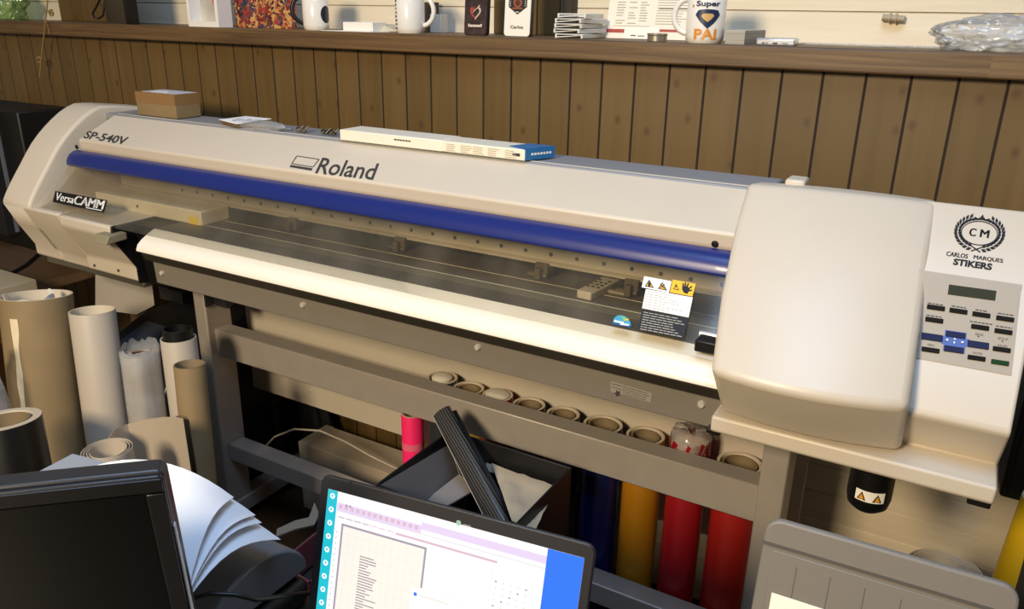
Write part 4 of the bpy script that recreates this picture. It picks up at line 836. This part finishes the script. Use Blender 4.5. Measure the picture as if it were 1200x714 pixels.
# ================================================================ on the floor behind the stand
a = P(353, 516, y=1.45)
t = thing('long_carton', 'long pale carton lying on the floor behind the lower bar of the stand', 'carton', (a.x, 1.5, 0)); ctm = mat('carton_pale', '#b9aa92', .6)
MB().box(a.x, a.x+.62, 1.44, 1.555, 0, a.z).build('body', ctm, t, .002)
MB().box(a.x-.001, a.x+.028, 1.439, 1.556, .001, a.z+.001).build('end_flap', mat('flap_pale', '#c9bca6', .6), t, .001)
p = P(352, 520, y=1.60); p.z = 0; p.y = 1.605; p.x = P(358, 515, y=1.6).x; blob('black_bag', 'dark soft bag on the floor left of the long pale carton', 'bag', p, (.11, .036, .24), mat('bag_black', '#121214', .6), .2, 4, 4)
m = MB(); pts = [P(300, 535, y=1.36), P(322, 512, y=1.36), P(345, 503, y=1.37), P(375, 505, y=1.38), P(405, 518, y=1.39), P(435, 535, y=1.40), P(470, 552, y=1.41)]
tag(m.build('white_cable', mat('cable_white', '#b8ab98', .5), smooth=60) if not m.tube(pts, .0028, 8) else m.build('white_cable', mat('cable_white', '#b8ab98', .5), smooth=60), 'thin pale cable arching over the long carton behind the stand', 'cable')
# ================================================================ black carton with papers
t = thing('open_carton', 'open black carton with a grey inside holding kraft paper, in front of the stand', 'carton', (-.69, 1.08, 0))
zr = P(670, 548, y=1.2).z; xl = P(527, 508, y=1.2).x; xr = P(670, 548, y=1.2).x; yf, ybk = .96, 1.2; th = .004
bkc = mat('carton_black', '#0e0d10', .5); gin = mat('carton_inside', '#6f6a68', .6)
MB().box(xl, xr, ybk-th, ybk, 0, zr).build('back_panel', bkc, t, .001); MB().box(xr-th, xr, yf, ybk-th, 0, zr).build('side_panel', bkc, t, .001)
MB().box(xl, xl+th, yf, ybk-th, 0, zr).build('side_panel', bkc, t, .001); MB().box(xl+th, xr-th, yf, yf+th, 0, zr).build('front_panel', bkc, t, .001)
MB().box(xl+th, xr-th, yf+th, ybk-th, 0, .01).build('base', bkc, t, smooth=0)
m = MB(); m.prism([V((xl+th, yf+.01, zr-.005)), V((xl+th, ybk-th-.004, zr-.03)), V((xl+th+.05, ybk-th-.004, zr-.16)), V((xl+th+.05, yf+.01, zr-.16))], (.002, 0, .001)); m.build('inner_flap', gin, t, smooth=0)
m = MB(); m.prism([V((xl+th+.04, ybk-.03, zr-.075)), V((xl+th+.12, ybk-.03, zr-.06)), V((xl+th+.05, yf+.03, zr-.09)), V((xl+th-.02+.03, yf+.03, zr-.10))], (0, 0, -.003)); m.build('inner_flap', mat('card_grey', '#8d8782', .6), t, smooth=0)
def crumple(name, lab, corners, m_, seed, amp=.006, n=10):
    from mathutils import noise
    A, B, C_, D = [V(q) for q in corners]; g = []
    for i in range(n+1):
        r_ = []
        for j in range(n+1):
            s, q = i/n, j/n; p_ = A*(1-s)*(1-q)+B*s*(1-q)+C_*s*q+D*(1-s)*q; k = noise.noise(p_*18+V((seed, 0, 0)))+.6*abs(noise.noise(p_*40)); r_.append(p_+V((0, -.3, 1)).normalized()*amp*k)
        g.append(r_)
    return tag(MB().sheet(g, .0007).build(name, m_, smooth=25), lab, 'paper')
kp = mat('kraft_paper_pale', '#c4b294', .7)
crumple('wrapping_paper', 'crumpled pale kraft paper filling the right of the open black carton', [P(577, 547, y=1.185), P(654, 574, y=1.185), P(628, 620, y=1.02), P(600, 612, y=1.02)], kp, 3, .012)
crumple('wrapping_paper', 'flat white-edged paper sheet against the back wall of the black carton', [P(570, 543, y=1.19), P(652, 571, y=1.19), P(650, 578, y=1.188), P(570, 552, y=1.188)], mat('paper_edge', '#d9cfbc', .6), 5, .003)
crumple('wrapping_paper', 'small beige paper scrap beside the carbon strip in the black carton', [P(531, 535, y=1.17), P(541, 552, y=1.15), P(552, 568, y=1.12), P(538, 556, y=1.12)], mat('paper_scrap', '#a89a86', .7), 8, .006)
# carbon-look strip leaning out of the carton
cb_ = bpy.data.materials.new('carbon_film'); cb_.use_nodes = True; nt = cb_.node_tree; N = nt.nodes.new; L = nt.links.new; bs = nt.nodes['Principled BSDF']; bs.inputs['Roughness'].default_value = .3
tcn = N('ShaderNodeTexCoord'); wv = N('ShaderNodeTexWave'); wv.inputs['Scale'].default_value = 70; wv.inputs['Distortion'].default_value = 1; L(tcn.outputs['Object'], wv.inputs['Vector']); wv.bands_direction = 'DIAGONAL'
cr = N('ShaderNodeValToRGB'); cr.color_ramp.elements[0].color = lin('#0a0a0a'); cr.color_ramp.elements[1].color = lin('#4c4a46'); L(wv.outputs['Fac'], cr.inputs[0]); L(cr.outputs[0], bs.inputs['Base Color'])
t = thing('carbon_strip', 'rolled strip of black carbon-weave film leaning out of the open black carton', 'strip', P(590, 612, y=1.08))
A, B = P(518, 483, y=1.19), P(588, 618, y=1.06); B = A+(B-A)*1.25; d_ = (B-A).normalized(); w1 = V((1, .25, .35)); w1 = (w1-d_*w1.dot(d_)).normalized(); w2 = d_.cross(w1)
if w2.y > 0: w2 = -w2
g = []
for i in range(9):
    c = A.lerp(B, i/8); g.append([c+w1*(.0205*math.sin(a_))+w2*(.011*math.cos(a_)) for a_ in [-1.45+2.9*k/12 for k in range(13)]])
MB().sheet(g, .0012).build('film', cb_, t, smooth=60)
MB().tube([r_[0] for r_ in g], .0012, 6).build('pale_edge', mat('edge_silver', '#a8a49c', .4), t, smooth=60)
m = MB(); m.sheet([[c_+w1*.018+w2*(-.004), c_+w1*.026+w2*(-.010), c_+w1*.022+w2*(-.016)] for c_ in [A.lerp(B, i/8)+d_*.01 for i in range(9)]], .001); m.build('back_layer', mat('film_back', '#121212', .4), t, smooth=60)
# ================================================================ right corner
c = P(1106, 668, y=1.30); t = spiral('paper_roll', 'white paper roll standing near the right wall below the printer', c, .034, .060, 4.3, .9, c.z, mat('roll_white', '#d6d0c6', .6), .0012)
c = P(1196, 600, y=1.40); roll('yellow vinyl roll leaning in the right corner below the printer', c+V((.035, 0, .03)), V((c.x+.0, 1.40, 0)), .04, mat('vinyl_yellow', '#c9a011', .4), creamin, None, .006)
t = thing('wall_cabinet', 'black cabinet on the wall past the right end of the printer', 'cabinet', (.25, 1.58, ZC-.83))
MB().box(.155, .5, 1.50, YW-.025, ZC-.80, ZC-.40).build('body', mat('cabinet_black', '#15130f', .5), t, .006); MB().box(.165, .49, 1.494, 1.50, ZC-.79, ZC-.41).build('door', mat('door_black', '#1b1814', .4), t, .003)
p = P(1197, 660, y=1.05); tag(MB().box(p.x+.022, p.x+.2, 1.02, 1.2, 0, P(1197, 640, y=1.05).z).build('black_crate', mat('crate_black', '#121110', .6), bevel=.006), 'black crate standing at the right edge', 'crate')
# ================================================================ desk and what stands on it
zd = .60
t = thing('desk', 'dark work desk in the foreground under the laptop', 'desk', (-.5, .35, 0)); dk = mat('desk_dark', '#1c1713', .4, noise=.1, nscale=8)
MB().box(-1.12, .55, -.25, .665, zd-.03, zd).build('desk_top', dk, t, .003)
for x_, y_ in ((-1.08, -.2), (.5, -.2), (-1.08, .55), (.5, .55)): MB().box(x_-.025, x_+.025, y_-.025, y_+.025, 0, zd-.03).build('leg', dk, t, .002)
def tilt(tl, ex, uvb):  # panel normal so that its left edge runs through a photo point
    best = None; nrm = V((ex.y, -ex.x, 0)); r = ray(*uvb)
    for k in range(-10, 90):
        th_ = math.radians(k); dn = V((0, 0, -1))*math.cos(th_)+nrm*math.sin(th_); n = ex.cross(dn)
        t_ = (tl-CAM).dot(n)/r.dot(n); q = CAM+r*t_-tl; e = abs(q.dot(ex))
        if q.dot(dn) > 0 and (best is None or e < best[0]): best = (e, dn, n)
    n = best[2]; n = n if n.dot(CAM-tl) > 0 else -n
    return best[1], n
# laptop
TL = P(377, 555, d=1.0); TR = P(699, 640, z=TL.z-ZC); ex = (TR-TL).normalized(); Wd = (TR-TL).length
dn, n = tilt(TL, ex, (360, 714)); H = .242; th = .006; pls = (TL, n)
t = thing('laptop', 'open black laptop with a glowing design program on screen, in front of the black carton', 'laptop', V((TL.x+ex.x*Wd/2, .5, zd)))
def lp(x, y, o=0): return TL+ex*x+dn*y+n*o
r = .012
def rrect(x0, x1, y0, y1, r, k=5):
    o = []
    for cx_, cy_, s in ((x0+r, y0+r, 180), (x1-r, y0+r, 270), (x1-r, y1-r, 0), (x0+r, y1-r, 90)):
        for i in range(k+1): a_ = math.radians(s+90*i/k); o.append((cx_+r*math.cos(a_), cy_+r*math.sin(a_)))
    return o
MB().prism([lp(x, y, -th) for x, y in rrect(0, Wd, 0, H, r)], n*th).build('screen_lid', mat('laptop_black', '#1f1f23', .45), t, .002)
hg = lp(0, H); zb = hg.z; bx = V((ex.y, -ex.x, 0)); zb0 = zd+.001
bl = [hg-bx*.012, hg-bx*.012+ex*Wd, hg+ex*Wd+bx*.24, hg+bx*.24]
MB().prism([V((q.x, q.y, zb0+.001)) for q in bl], (0, 0, max(zb-zb0-.002, .012))).build('base', MATS['laptop_black'], t, .004)
m = MB()
for r_ in range(5):
    for k in range(14):
        c = hg+ex*(.03+k*(Wd-.06)/13)+bx*(.05+r_*.019); c.z = max(zb, zb0+.013)+.001; m.obox(c, ex*.009, bx*.0075, (0, 0, .001))
m.build('keyboard', black, t, smooth=0)
scq = [(385, 574), (684, 661.5)]
q0, q1 = Q(385, 573, pls), Q(684, 661, pls)
def emi(name, col, s=1.0):
    if name in MATS: return MATS[name]
    m = bpy.data.materials.new(name); m.use_nodes = True; nt = m.node_tree; b = nt.nodes['Principled BSDF']; b.inputs['Base Color'].default_value = (.01, .01, .01, 1); b.inputs['Roughness'].default_value = .4
    b.inputs['Emission Color'].default_value = lin(col); b.inputs['Emission Strength'].default_value = s; MATS[name] = m; return m
x0 = (q0-TL).dot(ex); y0 = (q0-TL).dot(dn); x1 = (q1-TL).dot(ex); y1 = y0; SW = x1-x0; SH = SW*9/16
em = [emi('screen_white', '#fdf9fb', 1.0), emi('screen_cyan', '#22c3d4', 1.0), emi('screen_blue', '#1f74f2', 1.0), emi('screen_lilac', '#e6d3f0', 1.0), emi('screen_pink', '#dcb9cc', 1.0), emi('screen_grey', '#a69aab', 1.0), emi('screen_text', '#a08f98', 1.0), emi('screen_paper', '#f7f1e6', 1.0), emi('screen_grid', '#e7e0d2', 1.0)]
m = MB(); m.prism([lp(x0, y0, .0003), lp(x1, y0, .0003), lp(x1, y0+SH, .0003), lp(x0, y0+SH, .0003)], -n*.0003); scr = m.build('display', em[0], t, smooth=0)
m = MB()
def sq(u0, v0, u1, v1, k, lay=1):    # rectangle on the display, fractions of its width measured from its top left corner
    o = .0003+lay*.00012; m.prism([lp(x0+a_*SW, y0+b_*SW, o) for a_, b_ in ((u0, v0), (u1, v0), (u1, v1), (u0, v1))], -n*.0001, k)
SHf = 9/16
sq(0, 0, .043, SHf, 1); sq(.873, 0, 1, SHf, 2); sq(.40, .028, .873, .055, 3); sq(.046, .040, .40, .070, 3, 2)
for k in range(14): sq(.055+k*.0245, .046, .069+k*.0245, .060, 4, 4)
sq(.082, .040, .09, .047, 6, 5); sq(.098, .040, .106, .047, 6, 5)
sq(.046, .071, .873, .072, 5, 2); sq(.30, .092, .70, .100, 4, 1)
for k in range(7): sq(.055+k*.035, .092, .083+k*.035, .095, 5 if k < 4 else 4, 2)
sq(.073, .115, .43, SHf, 7, 1); sq(.073, .115, .43, .123, 5, 2); sq(.073, .115, .081, SHf, 5, 2); sq(.422, .115, .43, .265, 5, 2)
for k in range(10): sq(.105+k*.031, .123, .106+k*.031, SHf, 8, 3); sq(.081, .15+k*.036, .422, .151+k*.036, 8, 3)
rr = random.Random(12)
for k in range(20): sq(.165, .215+k*.0105, .165+rr.uniform(.03, .09), .219+k*.0105, 6, 4)
sq(.383, .268, .60, SHf, 0, 3); sq(.383, .268, .60, .2695, 8, 4); sq(.383, .268, .3845, SHf, 8, 4); sq(.40, .288, .412, .300, 2, 5); sq(.425, .292, .54, .296, 8, 5)
for r_ in range(8):
    for k in range(5): sq(.70+k*.028, .16+r_*.022, .708+k*.028, .165+r_*.022, 5 if (r_+k) % 4 == 0 else 8, 4)
sq(.685, .12, .6865, SHf, 8, 4)
for k in range(16): sq(.053, .15+k*.022, .0575, .154+k*.022, 5, 2)
for k in range(9):
    c_ = (.0215, .022+k*.052); o = .0003+2*.00012; m.prism([lp(x0+(c_[0]+.011*math.cos(a_))*SW, y0+(c_[1]+.011*math.sin(a_))*SW, o) for a_ in [j*math.pi/6 for j in range(12)]], -n*.0001, 0); sq(c_[0]-.0035, c_[1]-.005, c_[0]+.0035, c_[1]+.003, 1, 4)
m.build('program_window', em, scr, smooth=0)
m = MB(); c = Q(537.5, 613, pls); m.prism([c+ex*(.0032*math.cos(a_))+dn*(.0032*math.sin(a_))+n*.0004 for a_ in [j*math.pi/8 for j in range(16)]], -n*.0003); m.build('bezel_badge', mat('badge_green', '#8fb5a8', .4), t, smooth=0)
m = MB(); c = Q(543, 614, pls); m.prism([c+n*.0003, c+ex*.010+n*.0003, c+ex*.010+dn*.0014+n*.0003, c+dn*.0014+n*.0003], -n*.0002); m.prism([c+dn*.003+n*.0003, c+ex*.016+dn*.003+n*.0003, c+ex*.016+dn*.0037+n*.0003, c+dn*.0037+n*.0003], -n*.0002); m.build('bezel_print', mat('bezel_grey', '#85858a', .5), t, smooth=0)
m = MB(); c = Q(411, 566, pls); m.prism([c+ex*(.0016*math.cos(a_))+dn*(.0016*math.sin(a_))+n*.0003 for a_ in [j*math.pi/4 for j in range(8)]], -n*.0002); m.build('camera_dot', black, t, smooth=0)
# monitor at the lower left
TR = P(190, 559, d=.72); exm = V((.743, .669, 0)).normalized(); q = ray(0, 579); ptl = CAM+q*((TR.z-ZC)/q.z); exm = (TR-ptl); exm.z = 0; exm.normalize()
Wm, Hm = .47, .31; TLm = TR-exm*Wm; nm = V((exm.y, -exm.x, 0))
best = None
for k in range(-25, 45):
    th_ = math.radians(k); d2 = V((0, 0, -1))*math.cos(th_)+nm*math.sin(th_); n2 = exm.cross(d2); r = ray(222, 714); t_ = (TR-CAM).dot(n2)/r.dot(n2); qq = CAM+r*t_-TR; e = abs(qq.dot(exm))
    if best is None or e < best[0]: best = (e, d2, n2)
dm = best[1]; nm2 = best[2] if best[2].dot(CAM-TR) > 0 else -best[2]
t = thing('computer_monitor', 'switched-off black computer monitor at the lower left', 'monitor', TLm+exm*Wm*.5+V((0, 0, zd-TLm.z)))
def mp_(x, y, o=0): return TLm+exm*x+dm*y+nm2*o
mb = mat('monitor_black', '#18181a', .3)
MB().prism([mp_(x, y, -.028) for x, y in rrect(0, Wm, 0, Hm, .008)], nm2*.020).build('back_shell', mat('monitor_shell', '#2a2a2d', .3), t, .003)
MB().prism([mp_(x, y, -.008) for x, y in rrect(0, Wm, 0, Hm, .006)], nm2*.008).build('bezel', mb, t, .0025)
mo_ = MB(); bw = .017
for a_, b_, c_, d_ in ((0, Wm, 0, bw), (0, Wm, Hm-bw, Hm), (0, bw, bw, Hm-bw), (Wm-bw, Wm, bw, Hm-bw)): mo_.prism([mp_(a_+.001, b_*0+c_+.001, 0), mp_(b_-.001, c_+.001, 0), mp_(b_-.001, d_-.001, 0), mp_(a_+.001, d_-.001, 0)], nm2*.0025)
mo_.build('bezel_rim', mb, t, .001)
m = MB(); m.prism([mp_(x, y, .0002) for x, y in ((bw+.001, bw+.001), (Wm-bw-.001, bw+.001), (Wm-bw-.001, Hm-bw-.001), (bw+.001, Hm-bw-.001))], nm2*.0004); m.build('screen', mat('screen_off', '#050505', .12), t, smooth=0)
MB().prism([mp_(Wm+.0004, .062, -.0075), mp_(Wm+.0004, .062, -.0015), mp_(Wm+.0004, Hm, -.0005), mp_(Wm+.0004, Hm, -.0115)], exm*.0012).build('lit_side_edge', mat('silver_lit', '#e4e2e4', .3), t, smooth=0)  # silver side edge, coloured near white for the light it catches
cx_ = mp_(Wm/2, Hm*.7, -.04); m = MB(); m.obox(V((cx_.x, cx_.y, (zd+cx_.z)/2)), exm*.03, V((-exm.y, exm.x, 0))*.012, (0, 0, (cx_.z-zd)/2)); m.build('stand_neck', mb, t, .003)
m = MB(); m.obox(V((cx_.x, cx_.y, zd+.006)), exm*.09, V((-exm.y, exm.x, 0))*.05, (0, 0, .006)); m.build('stand_base', mb, t, .004)
# desk printer under the papers
tp = thing('desk_printer', 'dark grey rounded desk printer under the pile of white paper', 'printer', (-.8, .5, zd)); gm = mat('printer_charcoal', '#6a6e76', .27)
c = P(285, 680, d=.90); ce = P(285, 645, d=.92)
A_ = P(322, 668, d=1.045); ztop = P(285, 640, d=1.045).z-.012
MB().box(A_.x-.30, A_.x+.0, .52, .655, zd, ztop-.07).build('body', mat('body_black', '#141416', .4), tp, .012, 3)
m = MB(); g = []
ax0, ax1 = V((A_.x-.29, .575, ztop-.062)), V((A_.x-.008, .575, ztop-.062)); R = .066
m.prism([V((ax1.x, ax1.y+R*1.3*math.cos(a_), ax1.z+R*math.sin(a_))) for a_ in [math.pi*k/18 for k in range(19)]], (ax0.x-ax1.x, 0, 0)); m.build('rounded_lid', gm, tp, .004, 2, 25)
m = MB(); m.sheet([[P(20, 566, d=1.10), P(85, 532, d=1.12), P(122, 541, d=1.11)], [P(25, 620, d=1.03), P(90, 610, d=1.03), P(150, 600, d=1.03)]], .004); m.build('paper_support', mat('support_bluegrey', '#7f8794', .4), tp, smooth=40)
pm_ = mat('paper_cool', '#e6e9f0', .6); steps = [((70, 556), (186, 541), (274, 583)), ((62, 560), (200, 552), (299, 600)), ((60, 562), (204, 556), (306, 605)), ((60, 564), (206, 560), (328, 621))]
for i, (l_, mid_, rt) in enumerate(steps):
    o = -.005*i; base = V((0, 0, o))
    A = P(l_[0]+30, l_[1]-6, d=1.08); M_ = P(*mid_, d=1.053); B = P(*rt, d=1.02); C1 = P(215-i*3, 712-i*2, d=.87); C0 = P(120, 720, d=.93); g = []
    top_ = []
    for k in range(13):
        s = k/12; top_.append(A*(1-s)**2+(M_*2-(A+B)*.5)*2*s*(1-s)+B*s*s)
    bot_ = [C0.lerp(C1, k/12) for k in range(13)]
    for j in range(11):
        q_ = j/10; r_ = []
        for k in range(13):
            s = k/12; p_ = top_[k].lerp(bot_[k], q_); lift = .030*math.sin(math.pi*min(q_, 1))*(s**1.5); r_.append(p_+V((0, 0, lift))+V((0, 0, o)))
        g.append(r_)
    lab = ('topmost sheet of the fanned white paper on the desk printer', 'second sheet of the fanned white paper on the desk printer', 'third sheet of the fanned white paper, its edge just showing', 'lowest sheet of the fanned white paper, its corner reaching furthest right')[i]
    tag(MB().sheet(g, .0006).build('paper_sheet', pm_, smooth=60), lab, 'paper', 'fanned paper on the desk printer')
m = MB(); m.tube([P(222, 702, d=.93), P(245, 696, d=.93), P(275, 697, d=.93), P(300, 703, d=.94), P(345, 697, d=1.02), P(365, 695, d=1.05)], .003, 8); tag(m.build('black_cable', black, smooth=60), 'black cable running along the desk in front of the desk printer', 'cable')
# maroon open box and beige strap
d1 = 1.30; Lc, Bc, Fc = P(325, 660, d=d1), P(372, 622, d=d1+.06), P(363, 684, d=d1-.05); Lc.z = Bc.z = Fc.z = Lc.z; Lc = P(325, 660, z=Lc.z-ZC); Bc = P(372, 622, z=Lc.z-ZC); Fc = P(363, 684, z=Lc.z-ZC)
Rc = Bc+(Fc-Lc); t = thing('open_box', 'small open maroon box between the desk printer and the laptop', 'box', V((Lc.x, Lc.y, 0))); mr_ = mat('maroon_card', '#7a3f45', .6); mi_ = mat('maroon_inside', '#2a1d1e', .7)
def wall2(a, b, h, th, mm, nm_):
    d_ = (b-a); d_.z = 0; nn = V((-d_.y, d_.x, 0)).normalized()*th; MB().prism([a, b, b+nn, a+nn], (0, 0, -h)).build(nm_, mm, t, smooth=0)
hh = Lc.z
wall2(Lc, Fc, .055, .004, mr_, 'rim'); wall2(Bc, Lc, .055, .004, mr_, 'rim'); wall2(Fc, Rc, .055, .004, mr_, 'rim'); wall2(Rc, Bc, .055, .004, mr_, 'rim')
dz_ = V((0, 0, -.055)); wall2(Lc+dz_, Fc+dz_, hh-.055, .004, bkc, 'side_panel'); wall2(Bc+dz_, Lc+dz_, hh-.055, .004, bkc, 'side_panel'); wall2(Fc+dz_, Rc+dz_, hh-.055, .004, bkc, 'side_panel'); wall2(Rc+dz_, Bc+dz_, hh-.055, .004, bkc, 'side_panel')
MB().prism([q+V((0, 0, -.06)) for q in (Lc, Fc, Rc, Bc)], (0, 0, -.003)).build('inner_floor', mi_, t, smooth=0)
m = MB(); m.sheet([[P(324, 631, d=1.335), P(346, 622, d=1.35), P(368, 617, d=1.37), P(373, 604, d=1.39)], [P(325, 622, d=1.35), P(346, 612, d=1.365), P(362, 608, d=1.38), P(368, 590, d=1.40)]], .004); m.build('cloth_strap', mat('strap_beige', '#8d7c68', .8), t, smooth=40)
# scanner / sheet feeder at the lower right
TL = P(899, 606, d=.86); TR = P(1199, 691, z=TL.z-ZC); ex = (TR-TL).normalized(); Wd = (TR-TL).length; dn, n = tilt(TL, ex, (880, 714)); Hh = .15
t = thing('sheet_feeder_printer', 'grey plastic rear paper tray of a desktop printer at the lower right', 'printer', TL+ex*Wd/2+V((0, -.1, zd-TL.z))); gp = mat('tray_grey', '#77726b', .5, noise=.02, nscale=200)
def sp_(x, y, o=0): return TL+ex*x+dn*y+n*o
MB().prism([sp_(x, y, -.010) for x, y in rrect(0, Wd, 0, Hh, .017)], n*.010).build('paper_tray', gp, t, .003, 3)
MB().prism([sp_(0, .027), sp_(Wd, .027), sp_(Wd, .0305), sp_(0, .0305)], n*.0012).build('tray_groove', mat('groove_grey', '#514d48', .5), t, smooth=0)
MB().prism([sp_(.012, .034), sp_(Wd-.012, .034), sp_(Wd-.012, Hh), sp_(.012, Hh)], n*.0016).build('inner_panel', gp, t, .0008)
m = MB()
for k in range(6): xx = .038+k*.034; MB().prism([sp_(xx, .045), sp_(xx+.0008, .045), sp_(xx+.0008, Hh), sp_(xx, Hh)], n*.0022).build('tray_rib', mat('rib_grey', '#5f5a54', .5), t, smooth=0)
qa = Q(905, 693, (TL, n)); xa, ya = (qa-TL).dot(ex), (qa-TL).dot(dn)
bz = sp_(0, Hh); MB().box(TL.x-.02, TR.x+.02, bz.y-.20, bz.y+.02, zd, bz.z+.002).build('printer_body', mat('feeder_body', '#3a3836', .45), t, .008)
MB().prism([sp_(xa, ya, .003), sp_(xa+.10, ya, .003), sp_(xa+.10, Hh, .003), sp_(xa, Hh, .003)], n*.0008).build('paper', mat('feeder_paper', '#f2eee2', .6), t, smooth=0)
# ================================================================ camera, light
cd = bpy.data.cameras.new('camera'); cam = bpy.data.objects.new('camera', cd); C.objects.link(cam)
cd.sensor_fit = 'HORIZONTAL'; cd.sensor_width = 36; cd.lens = 36*F/1200; cd.clip_start = .01
cam.matrix_world = Matrix(((AX.x, -AX.y, -AX.z, 0), (AY.x, -AY.y, -AY.z, 0), (AZ.x, -AZ.y, -AZ.z, 0), (0, 0, 0, 1)))
R3 = Matrix(((AX.x, -AX.y, -AX.z), (AY.x, -AY.y, -AY.z), (AZ.x, -AZ.y, -AZ.z)))
cam.matrix_world = Matrix.Translation(CAM) @ R3.to_4x4()
bpy.context.scene.camera = cam
def area(name, loc, tgt, size, power, col, sy=None):
    l = bpy.data.lights.new(name, 'AREA'); l.energy = power; l.color = col; l.size = size
    if sy: l.shape = 'RECTANGLE'; l.size_y = sy
    o = bpy.data.objects.new(name, l); C.objects.link(o); o.location = loc
    o.rotation_euler = (V(tgt)-V(loc)).to_track_quat('-Z', 'Y').to_euler(); return o
area('window_light', (-.8, -1.5, 2.2), (-1.0, 1.4, .9), .55, 90, (1, .81, .56))
area('skylight', (-.2, .2, 3.4), (-.4, .9, .8), 1.4, 52, (.46, .67, 1))
w = bpy.data.worlds.new('room_light'); w.use_nodes = True; bpy.context.scene.world = w
w.node_tree.nodes['Background'].inputs[0].default_value = (.80, .74, .66, 1); w.node_tree.nodes['Background'].inputs[1].default_value = .14
vs_ = bpy.context.scene.view_settings; vs_.view_transform = 'Standard'; vs_.look = 'None'; vs_.gamma = 1; vs_.use_curve_mapping = False; vs_.exposure = .1
